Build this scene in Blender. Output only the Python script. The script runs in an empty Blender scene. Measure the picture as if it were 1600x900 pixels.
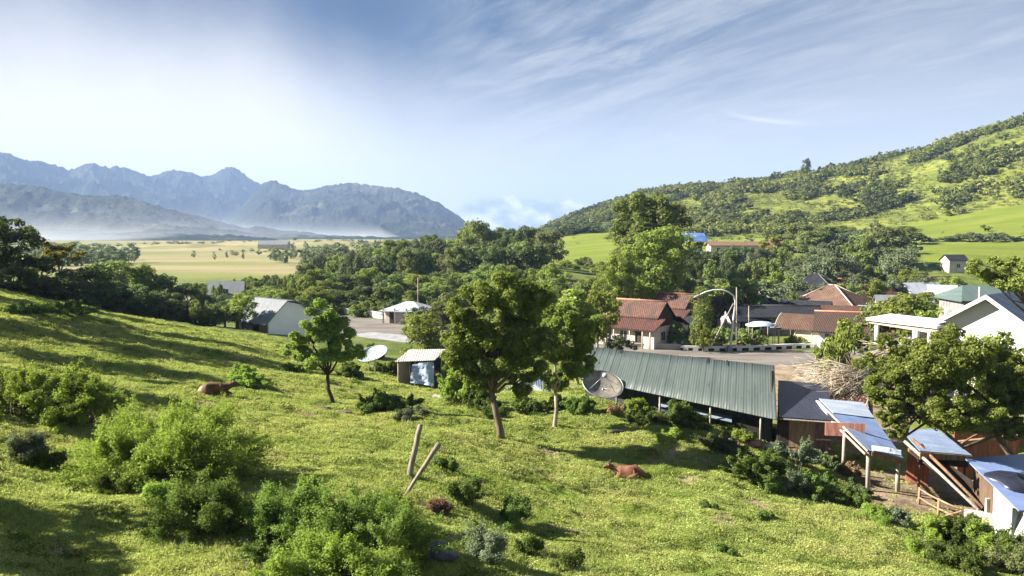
import bpy, bmesh, math, random
import numpy as np
from mathutils import Vector, Matrix
R = math.radians
scene = bpy.context.scene
C = scene.collection

# ------------------------------------------------------------------ camera
FPX = 1256.0; PITCH = math.atan(85 / FPX); CAMZ = 14.0
cd = bpy.data.cameras.new('camera'); cam = bpy.data.objects.new('camera', cd); C.objects.link(cam)
cam.location = (0, 0, CAMZ); cam.rotation_euler = (R(90) - PITCH, 0, 0)
cd.sensor_width = 36.0; cd.lens = 36.0 * FPX / 1600.0
cd.clip_start = 0.3; cd.clip_end = 20000
scene.camera = cam

# ------------------------------------------------------------------ sun, sky, exposure
SUN_AZ, SUN_EL = 5.0, 33.0                 # degrees forward of due left, degrees above the horizon
sdir = Vector((-math.cos(R(SUN_AZ)) * math.cos(R(SUN_EL)), math.sin(R(SUN_AZ)) * math.cos(R(SUN_EL)), math.sin(R(SUN_EL))))
sl = bpy.data.lights.new('sun', 'SUN'); sl.energy = 5.0; sl.angle = R(0.55); sl.color = (1.0, 0.94, 0.84)
so = bpy.data.objects.new('sun', sl); C.objects.link(so)
so.rotation_euler = (-sdir).to_track_quat('-Z', 'Y').to_euler()
EXPOSURE = 2.08
SKY_STRENGTH = 0.05
BANK = 5.3; CLD = 3.5
HAZE = 1.15e-4; MIST = 2.0e-3

world = bpy.data.worlds.new("World"); scene.world = world; world.use_nodes = True
def build_world():
    nt = world.node_tree; nt.nodes.clear(); N = nt.nodes; L = nt.links
    def n(t, **k):
        x = N.new(t)
        for a, b in k.items(): setattr(x, a, b)
        return x
    def math_(op, a, b=None, c=None, clamp=False):
        x = n('ShaderNodeMath', operation=op); x.use_clamp = clamp
        for i, v in enumerate((a, b, c)):
            if v is None: continue
            if isinstance(v, (int, float)): x.inputs[i].default_value = v
            else: L.new(v, x.inputs[i])
        return x.outputs[0]
    def ramp(v, a, b, smooth=True):
        x = n('ShaderNodeMapRange'); x.interpolation_type = 'SMOOTHSTEP' if smooth else 'LINEAR'; x.clamp = True
        L.new(v, x.inputs[0]); x.inputs[1].default_value = a; x.inputs[2].default_value = b
        x.inputs[3].default_value = 0; x.inputs[4].default_value = 1
        return x.outputs[0]
    def mix(f, a, b):
        x = n('ShaderNodeMix', data_type='RGBA')
        if isinstance(f, (int, float)): x.inputs[0].default_value = f
        else: L.new(f, x.inputs[0])
        for s, v in ((x.inputs[6], a), (x.inputs[7], b)):
            if isinstance(v, tuple): s.default_value = v
            else: L.new(v, s)
        return x.outputs[2]
    def noise(vec, scale, detail, rough=0.55, dist=0.0):
        x = n('ShaderNodeTexNoise'); L.new(vec, x.inputs['Vector'])
        x.inputs['Scale'].default_value = scale; x.inputs['Detail'].default_value = detail
        x.inputs['Roughness'].default_value = rough; x.inputs['Distortion'].default_value = dist
        return x.outputs['Fac']
    out = n('ShaderNodeOutputWorld'); bg = n('ShaderNodeBackground'); L.new(bg.outputs[0], out.inputs[0])
    sky = n('ShaderNodeTexSky'); sky.sky_type = 'NISHITA'; sky.sun_disc = False
    sky.sun_elevation = R(SUN_EL); sky.sun_rotation = R(-90 + SUN_AZ)
    sky.altitude = 300; sky.air_density = 1.0; sky.dust_density = 0.6; sky.ozone_density = 3.0
    tc = n('ShaderNodeTexCoord'); sep = n('ShaderNodeSeparateXYZ'); L.new(tc.outputs['Generated'], sep.inputs[0])
    X, Y, Z = sep.outputs
    # high thin cloud lies on a plane overhead: direction / height above the horizon
    zz = math_('MAXIMUM', math_('ADD', Z, 0.12), 0.03)
    px = math_('DIVIDE', X, zz); py = math_('DIVIDE', Y, zz)
    cmb = n('ShaderNodeCombineXYZ'); L.new(px, cmb.inputs[0]); L.new(py, cmb.inputs[1])
    mp = n('ShaderNodeMapping'); mp.inputs['Rotation'].default_value = (0, 0, R(56)); L.new(cmb.outputs[0], mp.inputs[0])
    mps = n('ShaderNodeMapping'); mps.inputs['Scale'].default_value = (0.30, 1.0, 1); mps.inputs['Location'].default_value = (3.1, 1.7, 0); L.new(mp.outputs[0], mps.inputs[0])
    streak = math_('ADD', math_('MULTIPLY', noise(mps.outputs[0], 1.5, 8, 0.66, 1.1), 0.65), math_('MULTIPLY', noise(mps.outputs[0], 5.5, 6, 0.7, 1.6), 0.35))
    mp2 = n('ShaderNodeMapping'); mp2.inputs['Location'].default_value = (7.7, 2.2, 0); L.new(cmb.outputs[0], mp2.inputs[0])
    patch = noise(mp2.outputs[0], 0.55, 3, 0.5, 0.4)
    right = ramp(X, -0.17, 0.0)
    cir = math_('MULTIPLY', math_('MULTIPLY', ramp(streak, 0.41, 0.66), ramp(patch, 0.22, 0.5)), right)
    wob = math_('MULTIPLY', math_('SUBTRACT', noise(tc.outputs['Generated'], 3.0, 5), 0.5), 0.20)
    edge = math_('ADD', math_('ADD', math_('MULTIPLY', X, -0.19), 0.088), wob)   # the thin cloud bank thickens towards the sun and the horizon
    bank = ramp(math_('SUBTRACT', edge, Z), -0.15, 0.10)
    hz = math_('MULTIPLY', ramp(Z, 0.25, 0.03), 0.92)
    veil_r = math_('MULTIPLY', ramp(X, -0.02, 0.5), 0.38)
    cap = n('ShaderNodeMix', data_type='RGBA', blend_type='DARKEN'); cap.inputs[0].default_value = 1.0     # the glow round the sun is held back
    L.new(sky.outputs[0], cap.inputs[6]); cap.inputs[7].default_value = (0.22, 0.56, 1.25, 1); skyc = cap.outputs[2]
    soft = math_('SUBTRACT', 0.74, math_('MULTIPLY', ramp(X, 0.0, 0.4), 0.34))
    fac = math_('ADD', math_('MULTIPLY', cir, soft), veil_r, clamp=True)
    base = mix(fac, skyc, (CLD * .93, CLD * .98, CLD, 1))
    base = mix(hz, base, (4.15, 4.3, 4.35, 1))
    # low cumulus behind the ridge
    cv = n('ShaderNodeCombineXYZ')
    az = math_('ARCTAN2', X, Y); L.new(math_('MULTIPLY', az, 1.0), cv.inputs[0]); L.new(math_('MULTIPLY', Z, 1.6), cv.inputs[1])
    puff = noise(cv.outputs[0], 26, 5, 0.55)
    wx = math_('SUBTRACT', 1.0, math_('ABSOLUTE', math_('DIVIDE', math_('SUBTRACT', az, 0.005), 0.13)))
    topz = math_('ADD', math_('MULTIPLY', ramp(wx, 0.0, 0.7), 0.048), math_('MULTIPLY', math_('SUBTRACT', puff, 0.5), 0.06))
    cum = ramp(math_('SUBTRACT', topz, Z), -0.002, 0.006)
    cum = math_('MULTIPLY', cum, ramp(wx, 0.0, 0.25))
    cshade = mix(ramp(puff, 0.40, 0.62), (CLD * .60, CLD * .68, CLD * .82, 1), (BANK * 1.05, BANK * 1.05, BANK * 1.05, 1))
    # one bright wisp
    dx = math_('SUBTRACT', az, 0.305); dz = math_('SUBTRACT', Z, 0.131)
    line = math_('ADD', dz, math_('ADD', math_('MULTIPLY', dx, 0.16), math_('MULTIPLY', math_('MULTIPLY', dx, dx), -1.2)))
    wl = math_('SUBTRACT', 1.0, math_('ABSOLUTE', math_('DIVIDE', dx, 0.055)))
    wisp = math_('MULTIPLY', ramp(math_('ABSOLUTE', line), 0.0045, 0.0), ramp(wl, 0.0, 0.8))
    bcol = mix(ramp(X, -0.30, 0.12), (BANK * 1.06, BANK * 1.01, BANK * .96, 1), (BANK * .66, BANK * .69, BANK * .74, 1))
    col = mix(math_('MULTIPLY', bank, 0.93), base, bcol)
    col = mix(math_('MULTIPLY', cum, 0.95), col, cshade)
    col = mix(math_('MULTIPLY', wisp, 0.65), col, (BANK * .9, BANK * .92, BANK * .95, 1))
    L.new(col, bg.inputs[0]); bg.inputs[1].default_value = SKY_STRENGTH
build_world()
scene.view_settings.view_transform = 'Standard'; scene.view_settings.look = 'None'
scene.view_settings.gamma = 1.0; scene.view_settings.use_curve_mapping = False
scene.view_settings.exposure = EXPOSURE
cy = scene.cycles
cy.use_denoising = True; cy.max_bounces = 6; cy.diffuse_bounces = 3; cy.glossy_bounces = 2
cy.transmission_bounces = 3; cy.transparent_max_bounces = 6; cy.volume_bounces = 0; cy.volume_step_rate = 0.5
cy.caustics_reflective = False; cy.caustics_refractive = False

# ------------------------------------------------------------------ helpers
CP, SP = math.cos(PITCH), math.sin(PITCH)
def P(px, py, d):
    """the world point seen at photo pixel (px, py) whose ground distance ahead is d metres"""
    u = (px - 800) / FPX; v = (450 - py) / FPX
    y = CP + SP * v; z = -SP + CP * v
    return Vector((u / y * d, d, CAMZ + z / y * d))
def XP(px, d): return P(px, 365, d).x

def perlin(x, y, seed=0):
    x = np.asarray(x, float); y = np.asarray(y, float)
    xi = np.floor(x).astype(np.int64); yi = np.floor(y).astype(np.int64); xf = x - xi; yf = y - yi
    def g(ix, iy, fx, fy):
        h = (ix * 374761393 + iy * 668265263 + seed * 362437) & 0xffffffff
        h = ((h ^ (h >> 13)) * 1274126177) & 0xffffffff
        a = ((h ^ (h >> 16)) & 0xffff) / 65536.0 * 2 * math.pi
        return np.cos(a) * fx + np.sin(a) * fy
    s = xf * xf * xf * (xf * (xf * 6 - 15) + 10); t = yf * yf * yf * (yf * (yf * 6 - 15) + 10)
    a = g(xi, yi, xf, yf); b = g(xi + 1, yi, xf - 1, yf); c = g(xi, yi + 1, xf, yf - 1); d = g(xi + 1, yi + 1, xf - 1, yf - 1)
    return (a + (b - a) * s) * (1 - t) + (c + (d - c) * s) * t
def fbm(x, y, o=4, seed=0, gain=0.5):
    r = 0; a = 1; f = 1
    for i in range(o): r = r + a * perlin(x * f, y * f, seed + i * 17); a *= gain; f *= 2.03
    return r
def sstep(a, b, x):
    t = np.clip((np.asarray(x, float) - a) / (b - a), 0, 1); return t * t * (3 - 2 * t)

# ------------------------------------------------------------------ the shape of the land
CTRL = []      # (px, d, z)
for px, py, d in [(0,900,16),(400,900,17.5),(800,900,21),(1200,900,25),(1600,900,30),(0,700,27),(0,580,42),(0,520,57),(0,458,76),
                  (200,800,21),(345,620,45),(300,700,30),(640,745,30),(520,632,48),(783,685,42),(867,672,46),(975,752,38),
                  (200,499,82),(420,530,90),(700,612,64),(600,582,72),(1290,747,42),(1450,800,38),
                  (1600,850,35.5),(900,370,450),(900,420,280),(1500,405,230),(1600,350,330),(1200,372,350),(1200,420,230),
                  (1600,187,520),(1500,220,560),(1400,247,600),(1300,270,640),(1200,282,700),(1100,296,760),(1000,308,820),
                  (900,342,950),(850,362,1050),(1600,262,430),(1400,300,480),(1200,325,520)]:
    CTRL.append((px, d, P(px, py, d).z))
CTRL += [(925,53,3.0),(1000,50,2.75),(1100,47.3,2.35),(1190,45,2.0),(1000,61,1.0),(1130,55,.9),(1250,47,1.1)]
CTRL += [(400,3,11.0),(1200,3,10.6),(400,8,9.3),(1200,8,8.2),(-200,30,9),(-300,60,9.5),(0,97,6.8),(-300,110,8),(0,130,4.8),(200,105,3.5),
         (350,108,1.2),(100,150,2.5),(500,95,.5),(1900,30,.6),(1900,45,-.5),(1900,80,-.5)]
for d in (88, 110, 150, 200):
    for px in (600, 850, 1100, 1350, 1600): CTRL.append((px, d, -.6 if d < 200 else (-.6 if px < 900 else .6)))
CTRL += [(400,130,-.5),(400,180,-.6),(200,190,-.4),(0,230,-.4),(1300,60,-.5),(1600,48,-.4),(1450,50,-.3),(1200,66,-.4),(1000,74,-.4),(800,82,-.4),(1600,62,-.6)]
CTRL += [(470,820,5.0),(330,820,2.6),(180,820,.2),(600,850,5)]
for d in (300, 600, 1500): 
    for px in (0, 300, 600): CTRL.append((px, d, -.6))
CTRL += [(780,205,3.5),(780,260,5.5),(700,225,.5),(720,400,-.5),(760,600,1),(800,900,3)]
CTRL += [(1700,900,50),(1500,1000,36),(1200,1150,26),(1000,1250,16),(850,1600,-1),(1900,600,95),(1900,330,26)]
for px in (0, 400, 800, 1200, 1600): CTRL += [(px, 2600, -1), (px, 6000, -1), (px, 12000, -1)]
_c = np.array(CTRL, float)
def _feat(u, d): return np.stack([u / FPX * 4.0, np.log(np.maximum(d, 1.0)) * 2.6], -1)
_F = _feat(_c[:, 0] - 800, _c[:, 1]); _Zv = _c[:, 2]
def _k(r2): return 0.5 * r2 * np.log(np.maximum(r2, 1e-12))
def _solve():
    n = len(_F); D2 = ((_F[:, None] - _F[None]) ** 2).sum(-1)
    A = np.zeros((n + 3, n + 3)); A[:n, :n] = _k(D2) + np.eye(n) * 1e-3
    A[:n, n] = 1; A[:n, n + 1:] = _F; A[n, :n] = 1; A[n + 1:, :n] = _F.T
    return np.linalg.solve(A, np.concatenate([_Zv, np.zeros(3)]))
_W = _solve()
def _tps(u, d):
    f = _feat(u, d); n = len(_F); r = np.full(f.shape[0], _W[n]) + f[:, 0] * _W[n + 1] + f[:, 1] * _W[n + 2]
    for i in range(n): r += _W[i] * _k((f[:, 0] - _F[i, 0]) ** 2 + (f[:, 1] - _F[i, 1]) ** 2)
    return r
def H(x, y, detail=True):
    x = np.atleast_1d(np.asarray(x, float)).ravel(); y = np.atleast_1d(np.asarray(y, float)).ravel()
    r = np.maximum(np.hypot(x, y), 2.0); th = np.arctan2(x, y); lim = R(41)
    tc_ = np.clip(th, -lim, lim); d = np.maximum(r * np.cos(tc_), 2.0)
    z = _tps(np.tan(tc_) * FPX, d)
    w = sstep(lim, R(120), np.abs(th))
    if (w > 0).any():
        zm = 11.5 - 10.5 * sstep(20, 200, r); z = z * (1 - w) + zm * w
    z = np.maximum(z, 0.0) + 0.0
    soft = sstep(0.0, 1.2, z)
    if detail:
        near = soft * (1 - sstep(110, 220, r))
        z = z + near * (0.20 * fbm(x / 3.1, y / 3.1, 3, 5) + .07 * perlin(x / .9, y / .9, 8) + 0.42 * fbm(x / 10, y / 8, 3, 9) * sstep(6, 25, r))
        z = z - near * 0.10 * sstep(0.05, .5, perlin(x / 1.3 + 40, y / 1.9, 31))
        hill = soft * sstep(380, 520, r)
        z = z + hill * (5.0 * fbm(x / 95, y / 95, 4, 3) + 1.2 * fbm(x / 22, y / 22, 2, 13))
    return z
def Hz(x, y): return float(H(x, y)[0])
def G(px, py, near=8, far=1500):
    """the point of the ground seen at photo pixel (px, py)"""
    ds = np.geomspace(near, far, 900); p = P(px, py, 1.0); k = (p.z - CAMZ)
    zs = CAMZ + k * ds; hs = H(p.x * ds, ds); i = np.argmax(zs <= hs)
    if zs[i] > hs[i]: i = len(ds) - 1
    d = ds[i]
    if i > 0:
        a, b = ds[i - 1], ds[i]
        for _ in range(10):
            m = (a + b) / 2
            if CAMZ + k * m <= Hz(p.x * m, m): b = m
            else: a = m
        d = b
    return Vector((p.x * d, d, Hz(p.x * d, d)))

# ------------------------------------------------------------------ meshes and scene bookkeeping
def mesh_from(name, V, Fc, n_per=4, mat=None, smooth=False, attrs=None):
    V = np.asarray(V, np.float32).reshape(-1, 3); Fc = np.asarray(Fc, np.int32).reshape(-1, n_per)
    me = bpy.data.meshes.new(name); me.vertices.add(len(V)); me.vertices.foreach_set('co', V.ravel())
    me.loops.add(Fc.size); me.loops.foreach_set('vertex_index', Fc.ravel())
    me.polygons.add(len(Fc)); me.polygons.foreach_set('loop_start', np.arange(0, Fc.size, n_per, dtype=np.int32))
    if smooth: me.polygons.foreach_set('use_smooth', np.ones(len(Fc), bool))
    me.update(calc_edges=True)
    if attrs:
        for k, v in attrs.items():
            a = me.attributes.new(k, 'FLOAT', 'POINT'); a.data.foreach_set('value', np.asarray(v, np.float32))
    if mat: me.materials.append(mat)
    return me
def link(name, me, parent=None, loc=None):
    o = bpy.data.objects.new(name, me); C.objects.link(o)
    if parent is not None: o.parent = parent
    if loc is not None: o.location = loc
    return o
def tag(o, label=None, cat=None, group=None, kind=None):
    if label: o['label'] = label
    if cat: o['category'] = cat
    if group: o['group'] = group
    if kind: o['kind'] = kind
    return o
def thing(name, label, cat, loc, rz=0.0, group=None):
    o = bpy.data.objects.new(name, None); C.objects.link(o); o.location = loc; o.rotation_euler = (0, 0, rz)
    o.empty_display_size = 0.2
    return tag(o, label, cat, group)
def world_mat(o):
    return Matrix.LocRotScale(o.location, o.rotation_euler, o.scale)
def dup(o, loc, rz=0.0, scale=(1, 1, 1), label=None, group=None):
    r = o.copy(); C.objects.link(r); r.location = loc; r.rotation_euler = (0, 0, rz); r.scale = scale
    if label: r['label'] = label
    if group: r['group'] = group
    for ch in list(o.children):
        c = ch.copy(); C.objects.link(c); c.parent = r
        for g in list(ch.children):
            d = g.copy(); C.objects.link(d); d.parent = c
    return r

class MB:
    """collects shapes in world coordinates; build() links them as one mesh under a parent"""
    def __init__(s): s.v = []; s.f = []; s.sm = []
    def add(s, vs, fs, smooth=False):
        b = len(s.v); s.v += [Vector(v) for v in vs]
        for f in fs: s.f.append(tuple(b + i for i in f)); s.sm.append(smooth)
        return s
    def box(s, c, size, M=None):
        c = Vector(c); h = [x / 2 for x in size]
        vs = [Vector((x * h[0], y * h[1], z * h[2])) for x in (-1, 1) for y in (-1, 1) for z in (-1, 1)]
        if M is not None: vs = [M @ v for v in vs]
        return s.add([c + v for v in vs], [(0,1,3,2),(4,6,7,5),(0,4,5,1),(2,3,7,6),(0,2,6,4),(1,5,7,3)])
    def slab(s, pts, t):
        """a flat or slightly twisted panel with thickness t below its corner points"""
        pts = [Vector(p) for p in pts]; n = len(pts)
        nn = Vector((0, 0, 0))
        for i in range(n): nn += (pts[i] - pts[0]).cross(pts[(i + 1) % n] - pts[0])
        nn.normalize()
        if nn.z < 0: nn = -nn
        lo = [p - nn * t for p in pts]
        return s.add(pts + lo, [tuple(range(n)), tuple(range(2 * n - 1, n - 1, -1))] + [(i, i + n, (i + 1) % n + n, (i + 1) % n) for i in range(n)])
    def wallpoly(s, pts, t, d):
        """an upright polygon with thickness t along d"""
        pts = [Vector(p) for p in pts]; d = Vector(d).normalized() * t; n = len(pts); b = [p + d for p in pts]
        return s.add(pts + b, [tuple(range(n)), tuple(range(2 * n - 1, n - 1, -1))] + [(i, i + n, (i + 1) % n + n, (i + 1) % n) for i in range(n)])
    def tube(s, pts, rad, n=7, caps=True):
        pts = [Vector(p) for p in pts]; m = len(pts)
        if not isinstance(rad, (list, tuple)): rad = [rad] * m
        vs = []
        prev = None
        for i, p in enumerate(pts):
            t = (pts[min(i + 1, m - 1)] - pts[max(i - 1, 0)]).normalized()
            a = prev if prev is not None else (Vector((1, 0, 0)) if abs(t.x) < .8 else Vector((0, 1, 0)))
            a = (a - t * a.dot(t)).normalized(); b = t.cross(a); prev = a
            for k in range(n):
                an = 2 * math.pi * k / n; vs.append(p + (a * math.cos(an) + b * math.sin(an)) * rad[i])
        fs = [(i * n + k, i * n + (k + 1) % n, (i + 1) * n + (k + 1) % n, (i + 1) * n + k) for i in range(m - 1) for k in range(n)]
        if caps: fs += [tuple(range(n - 1, -1, -1)), tuple(range((m - 1) * n, m * n))]
        return s.add(vs, fs, True)
    def build(s, name, mat, parent=None, label=None, bevel=0):
        M = Matrix.Identity(4)
        if parent is not None:
            p = parent; ch = [p]
            while p.parent is not None: p = p.parent; ch.append(p)
            for q in reversed(ch): M = M @ world_mat(q)
        Mi = M.inverted()
        me = bpy.data.meshes.new(name); me.from_pydata([tuple(Mi @ v) for v in s.v], [], s.f)
        me.polygons.foreach_set('use_smooth', s.sm); me.materials.append(mat); me.update()
        bm = bmesh.new(); bm.from_mesh(me); bmesh.ops.recalc_face_normals(bm, faces=bm.faces)
        if bevel:
            bmesh.ops.bevel(bm, geom=list(bm.edges), offset=bevel, segments=1, affect='EDGES', clamp_overlap=True)
        bm.to_mesh(me); bm.free()
        o = link(name, me, parent)
        if label: o['label'] = label
        return o

# ------------------------------------------------------------------ materials
def new_mat(name):
    m = bpy.data.materials.new(name); m.use_nodes = True; nt = m.node_tree; nt.nodes.clear()
    out = nt.nodes.new('ShaderNodeOutputMaterial')
    return m, nt, out
class NB:
    def __init__(s, nt): s.nt = nt; s.N = nt.nodes; s.L = nt.links
    def n(s, t, **k):
        x = s.N.new(t)
        for a, b in k.items(): setattr(x, a, b)
        return x
    def set(s, sock, v):
        if isinstance(v, (int, float)): sock.default_value = v
        elif isinstance(v, tuple): sock.default_value = v if len(v) == 4 or sock.type == 'VECTOR' else v + (1,)
        else: s.L.new(v, sock)
    def math(s, op, a, b=None, clamp=False):
        x = s.n('ShaderNodeMath', operation=op); x.use_clamp = clamp; s.set(x.inputs[0], a)
        if b is not None: s.set(x.inputs[1], b)
        return x.outputs[0]
    def ramp(s, v, a, b, c=0.0, d=1.0):
        x = s.n('ShaderNodeMapRange'); x.interpolation_type = 'SMOOTHSTEP'; s.set(x.inputs[0], v)
        for i, q in enumerate((a, b, c, d)): x.inputs[i + 1].default_value = q
        return x.outputs[0]
    def mix(s, f, a, b, blend='MIX'):
        x = s.n('ShaderNodeMix', data_type='RGBA', blend_type=blend); s.set(x.inputs[0], f); s.set(x.inputs[6], a); s.set(x.inputs[7], b)
        return x.outputs[2]
    def noise(s, scale, detail=4, rough=0.55, vec=None, dist=0.0, out='Fac'):
        x = s.n('ShaderNodeTexNoise')
        if vec is not None: s.L.new(vec, x.inputs['Vector'])
        x.inputs['Scale'].default_value = scale; x.inputs['Detail'].default_value = detail
        x.inputs['Roughness'].default_value = rough; x.inputs['Distortion'].default_value = dist
        return x.outputs[out]
    def pos(s): return s.n('ShaderNodeNewGeometry').outputs['Position']
    def objc(s): return s.n('ShaderNodeTexCoord').outputs['Object']
    def map(s, vec, scale=(1,1,1), rot=(0,0,0), loc=(0,0,0)):
        x = s.n('ShaderNodeMapping'); s.L.new(vec, x.inputs[0]); x.inputs['Scale'].default_value = scale
        x.inputs['Rotation'].default_value = rot; x.inputs['Location'].default_value = loc
        return x.outputs[0]
    def attr(s, name):
        x = s.n('ShaderNodeAttribute'); x.attribute_name = name; return x.outputs['Fac']
    def bump(s, h, strength=0.3, dist=0.05):
        x = s.n('ShaderNodeBump'); s.L.new(h, x.inputs['Height']); x.inputs['Strength'].default_value = strength; x.inputs['Distance'].default_value = dist
        return x.outputs[0]
    def principled(s, out, col, rough=0.8, normal=None, metallic=0.0, spec=0.3):
        x = s.n('ShaderNodeBsdfPrincipled'); s.set(x.inputs['Base Color'], col); s.set(x.inputs['Roughness'], rough)
        x.inputs['Metallic'].default_value = metallic; x.inputs['Specular IOR Level'].default_value = spec
        if normal is not None: s.L.new(normal, x.inputs['Normal'])
        s.L.new(x.outputs[0], out.inputs[0]); return x
_mats = {}
def leaf_mat(name, dark, light, trans=0.35, patch=(0.7, 1.3), accent=None, acc_amt=0.0, meadow=False):
    if name in _mats: return _mats[name]
    m, nt, out = new_mat(name); b = NB(nt)
    g = b.n('ShaderNodeNewGeometry'); oi = b.n('ShaderNodeObjectInfo')
    light = (light[0], light[1], light[2] + .13 * light[1]); dark = (dark[0], dark[1], dark[2] + .10 * dark[1])
    col = b.mix(b.math('POWER', g.outputs['Random Per Island'], 1.0), dark, light)
    col = b.mix(b.ramp(b.noise(patch[0], 3, vec=g.outputs['Position']), .35, .65, 0, .45), col, light)
    if meadow:
        mp_ = g.outputs['Position']
        col = b.mix(b.ramp(b.noise(.16, 5, .6, vec=mp_), .46, .62, 0, .5), col, (.42, .40, .15))
        col = b.mix(b.ramp(b.noise(.30, 5, .6, vec=b.map(mp_, loc=(8, 2, 5))), .50, .66, 0, .65), col, (.13, .21, .03))
    hs = b.n('ShaderNodeHueSaturation'); b.L.new(col, hs.inputs['Color'])
    b.L.new(b.ramp(oi.outputs['Random'], 0, 1, 0.482, 0.512), hs.inputs['Hue'])
    b.L.new(b.ramp(oi.outputs['Random'], 0, 1, 0.75, patch[1]), hs.inputs['Value'])
    col = hs.outputs[0]
    if accent:
        w = b.n('ShaderNodeTexWhiteNoise'); w.noise_dimensions = '1D'; b.L.new(g.outputs['Random Per Island'], w.inputs['W'])
        col = b.mix(b.math('LESS_THAN', w.outputs['Value'], acc_amt), col, accent)
    d = b.n('ShaderNodeBsdfDiffuse'); b.L.new(col, d.inputs[0])
    t = b.n('ShaderNodeBsdfTranslucent')
    tcol = b.mix(0.5, col, (light[0] * 1.4, light[1] * 1.4, light[2] * .7)); b.L.new(tcol, t.inputs[0])
    mx = b.n('ShaderNodeMixShader'); mx.inputs[0].default_value = trans
    b.L.new(d.outputs[0], mx.inputs[1]); b.L.new(t.outputs[0], mx.inputs[2])
    b.L.new(mx.outputs[0], out.inputs[0])
    _mats[name] = m; return m
def plain(name, col, rough=0.8, var=0.25, scale=1.2, stain=None, stain_amt=0.4, bump=0.0, metallic=0.0, spec=0.3, stretch=(1,1,1)):
    if name in _mats: return _mats[name]
    m, nt, out = new_mat(name); b = NB(nt); v = b.map(b.objc(), scale=stretch)
    f = b.noise(scale, 5, vec=v); f2 = b.noise(scale * 6, 3, vec=v)
    lo = tuple(c * (1 - var) for c in col); hi = tuple(min(1, c * (1 + var)) for c in col)
    cc = b.mix(b.ramp(f, .3, .7), lo, hi); cc = b.mix(b.ramp(f2, .35, .7, 0, .35), cc, lo)
    if stain: cc = b.mix(b.ramp(b.noise(scale * 1.7, 6, .7, vec=b.map(v, loc=(5, 3, 1))), .52, .72, 0, stain_amt), cc, stain)
    nrm = b.bump(f2, bump, 0.05) if bump else None
    b.principled(out, cc, rough, nrm, metallic, spec); _mats[name] = m; return m
def tile_mat(name, col, moss=(.09,.06,.04), moss_amt=.7, row=0.28):
    if name in _mats: return _mats[name]
    m, nt, out = new_mat(name); b = NB(nt); v = b.objc(); s = b.n('ShaderNodeSeparateXYZ'); b.L.new(v, s.inputs[0])
    rows = b.math('FRACT', b.math('DIVIDE', s.outputs[2], row * .55)); cols = b.math('SINE', b.math('MULTIPLY', s.outputs[0], 2 * math.pi / .24))
    f = b.noise(.9, 6, .65, vec=v); f2 = b.noise(5.5, 4, .6, vec=v)
    cc = b.mix(b.ramp(f2, .3, .7), tuple(c * .65 for c in col), tuple(c * 1.25 for c in col))
    cc = b.mix(b.ramp(f, .44, .66, 0, moss_amt), cc, moss)
    cc = b.mix(b.ramp(rows, .0, .25, .45, 0), cc, tuple(c * .35 for c in col))
    h = b.math('ADD', b.math('MULTIPLY', rows, .5), b.math('MULTIPLY', cols, .5))
    b.principled(out, cc, .85, b.bump(h, .6, .05), spec=.2); _mats[name] = m; return m
def tin_mat(name, col, rust=(.20,.09,.05), rust_amt=.35, rough=.5, axis=0, pitch=.19, streak=True, metallic=0.0):
    if name in _mats: return _mats[name]
    m, nt, out = new_mat(name); b = NB(nt); v = b.objc(); s = b.n('ShaderNodeSeparateXYZ'); b.L.new(v, s.inputs[0])
    st = (2.2, .16, .16) if axis == 0 else (.16, 2.2, .16)
    f = b.noise(1.6, 5, .6, vec=b.map(v, scale=st)); f2 = b.noise(.5, 4, vec=v); f3 = b.noise(2.4, 6, .7, vec=v)
    cc = b.mix(b.ramp(f, .3, .7), tuple(c * .78 for c in col), tuple(min(1, c * 1.12) for c in col))
    cc = b.mix(b.ramp(f2, .35, .65, 0, .3), cc, tuple(c * .7 for c in col))
    cc = b.mix(b.ramp(f3, .56, .72, 0, rust_amt), cc, rust)
    w = b.math('SINE', b.math('MULTIPLY', s.outputs[axis], 2 * math.pi / pitch))
    b.principled(out, cc, rough, b.bump(w, .5, .03), metallic=metallic, spec=.4); _mats[name] = m; return m
def wood_mat(name, col, rough=.85):
    if name in _mats: return _mats[name]
    m, nt, out = new_mat(name); b = NB(nt); v = b.objc()
    f = b.noise(9, 5, .65, vec=b.map(v, scale=(1, 1, .15))); f2 = b.noise(1.7, 3, vec=v)
    cc = b.mix(b.ramp(f, .3, .7), tuple(c * .55 for c in col), tuple(c * 1.2 for c in col)); cc = b.mix(b.ramp(f2, .4, .7, 0, .4), cc, tuple(c * .6 for c in col))
    b.principled(out, cc, rough, b.bump(f, .5, .03), spec=.2); _mats[name] = m; return m
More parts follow.
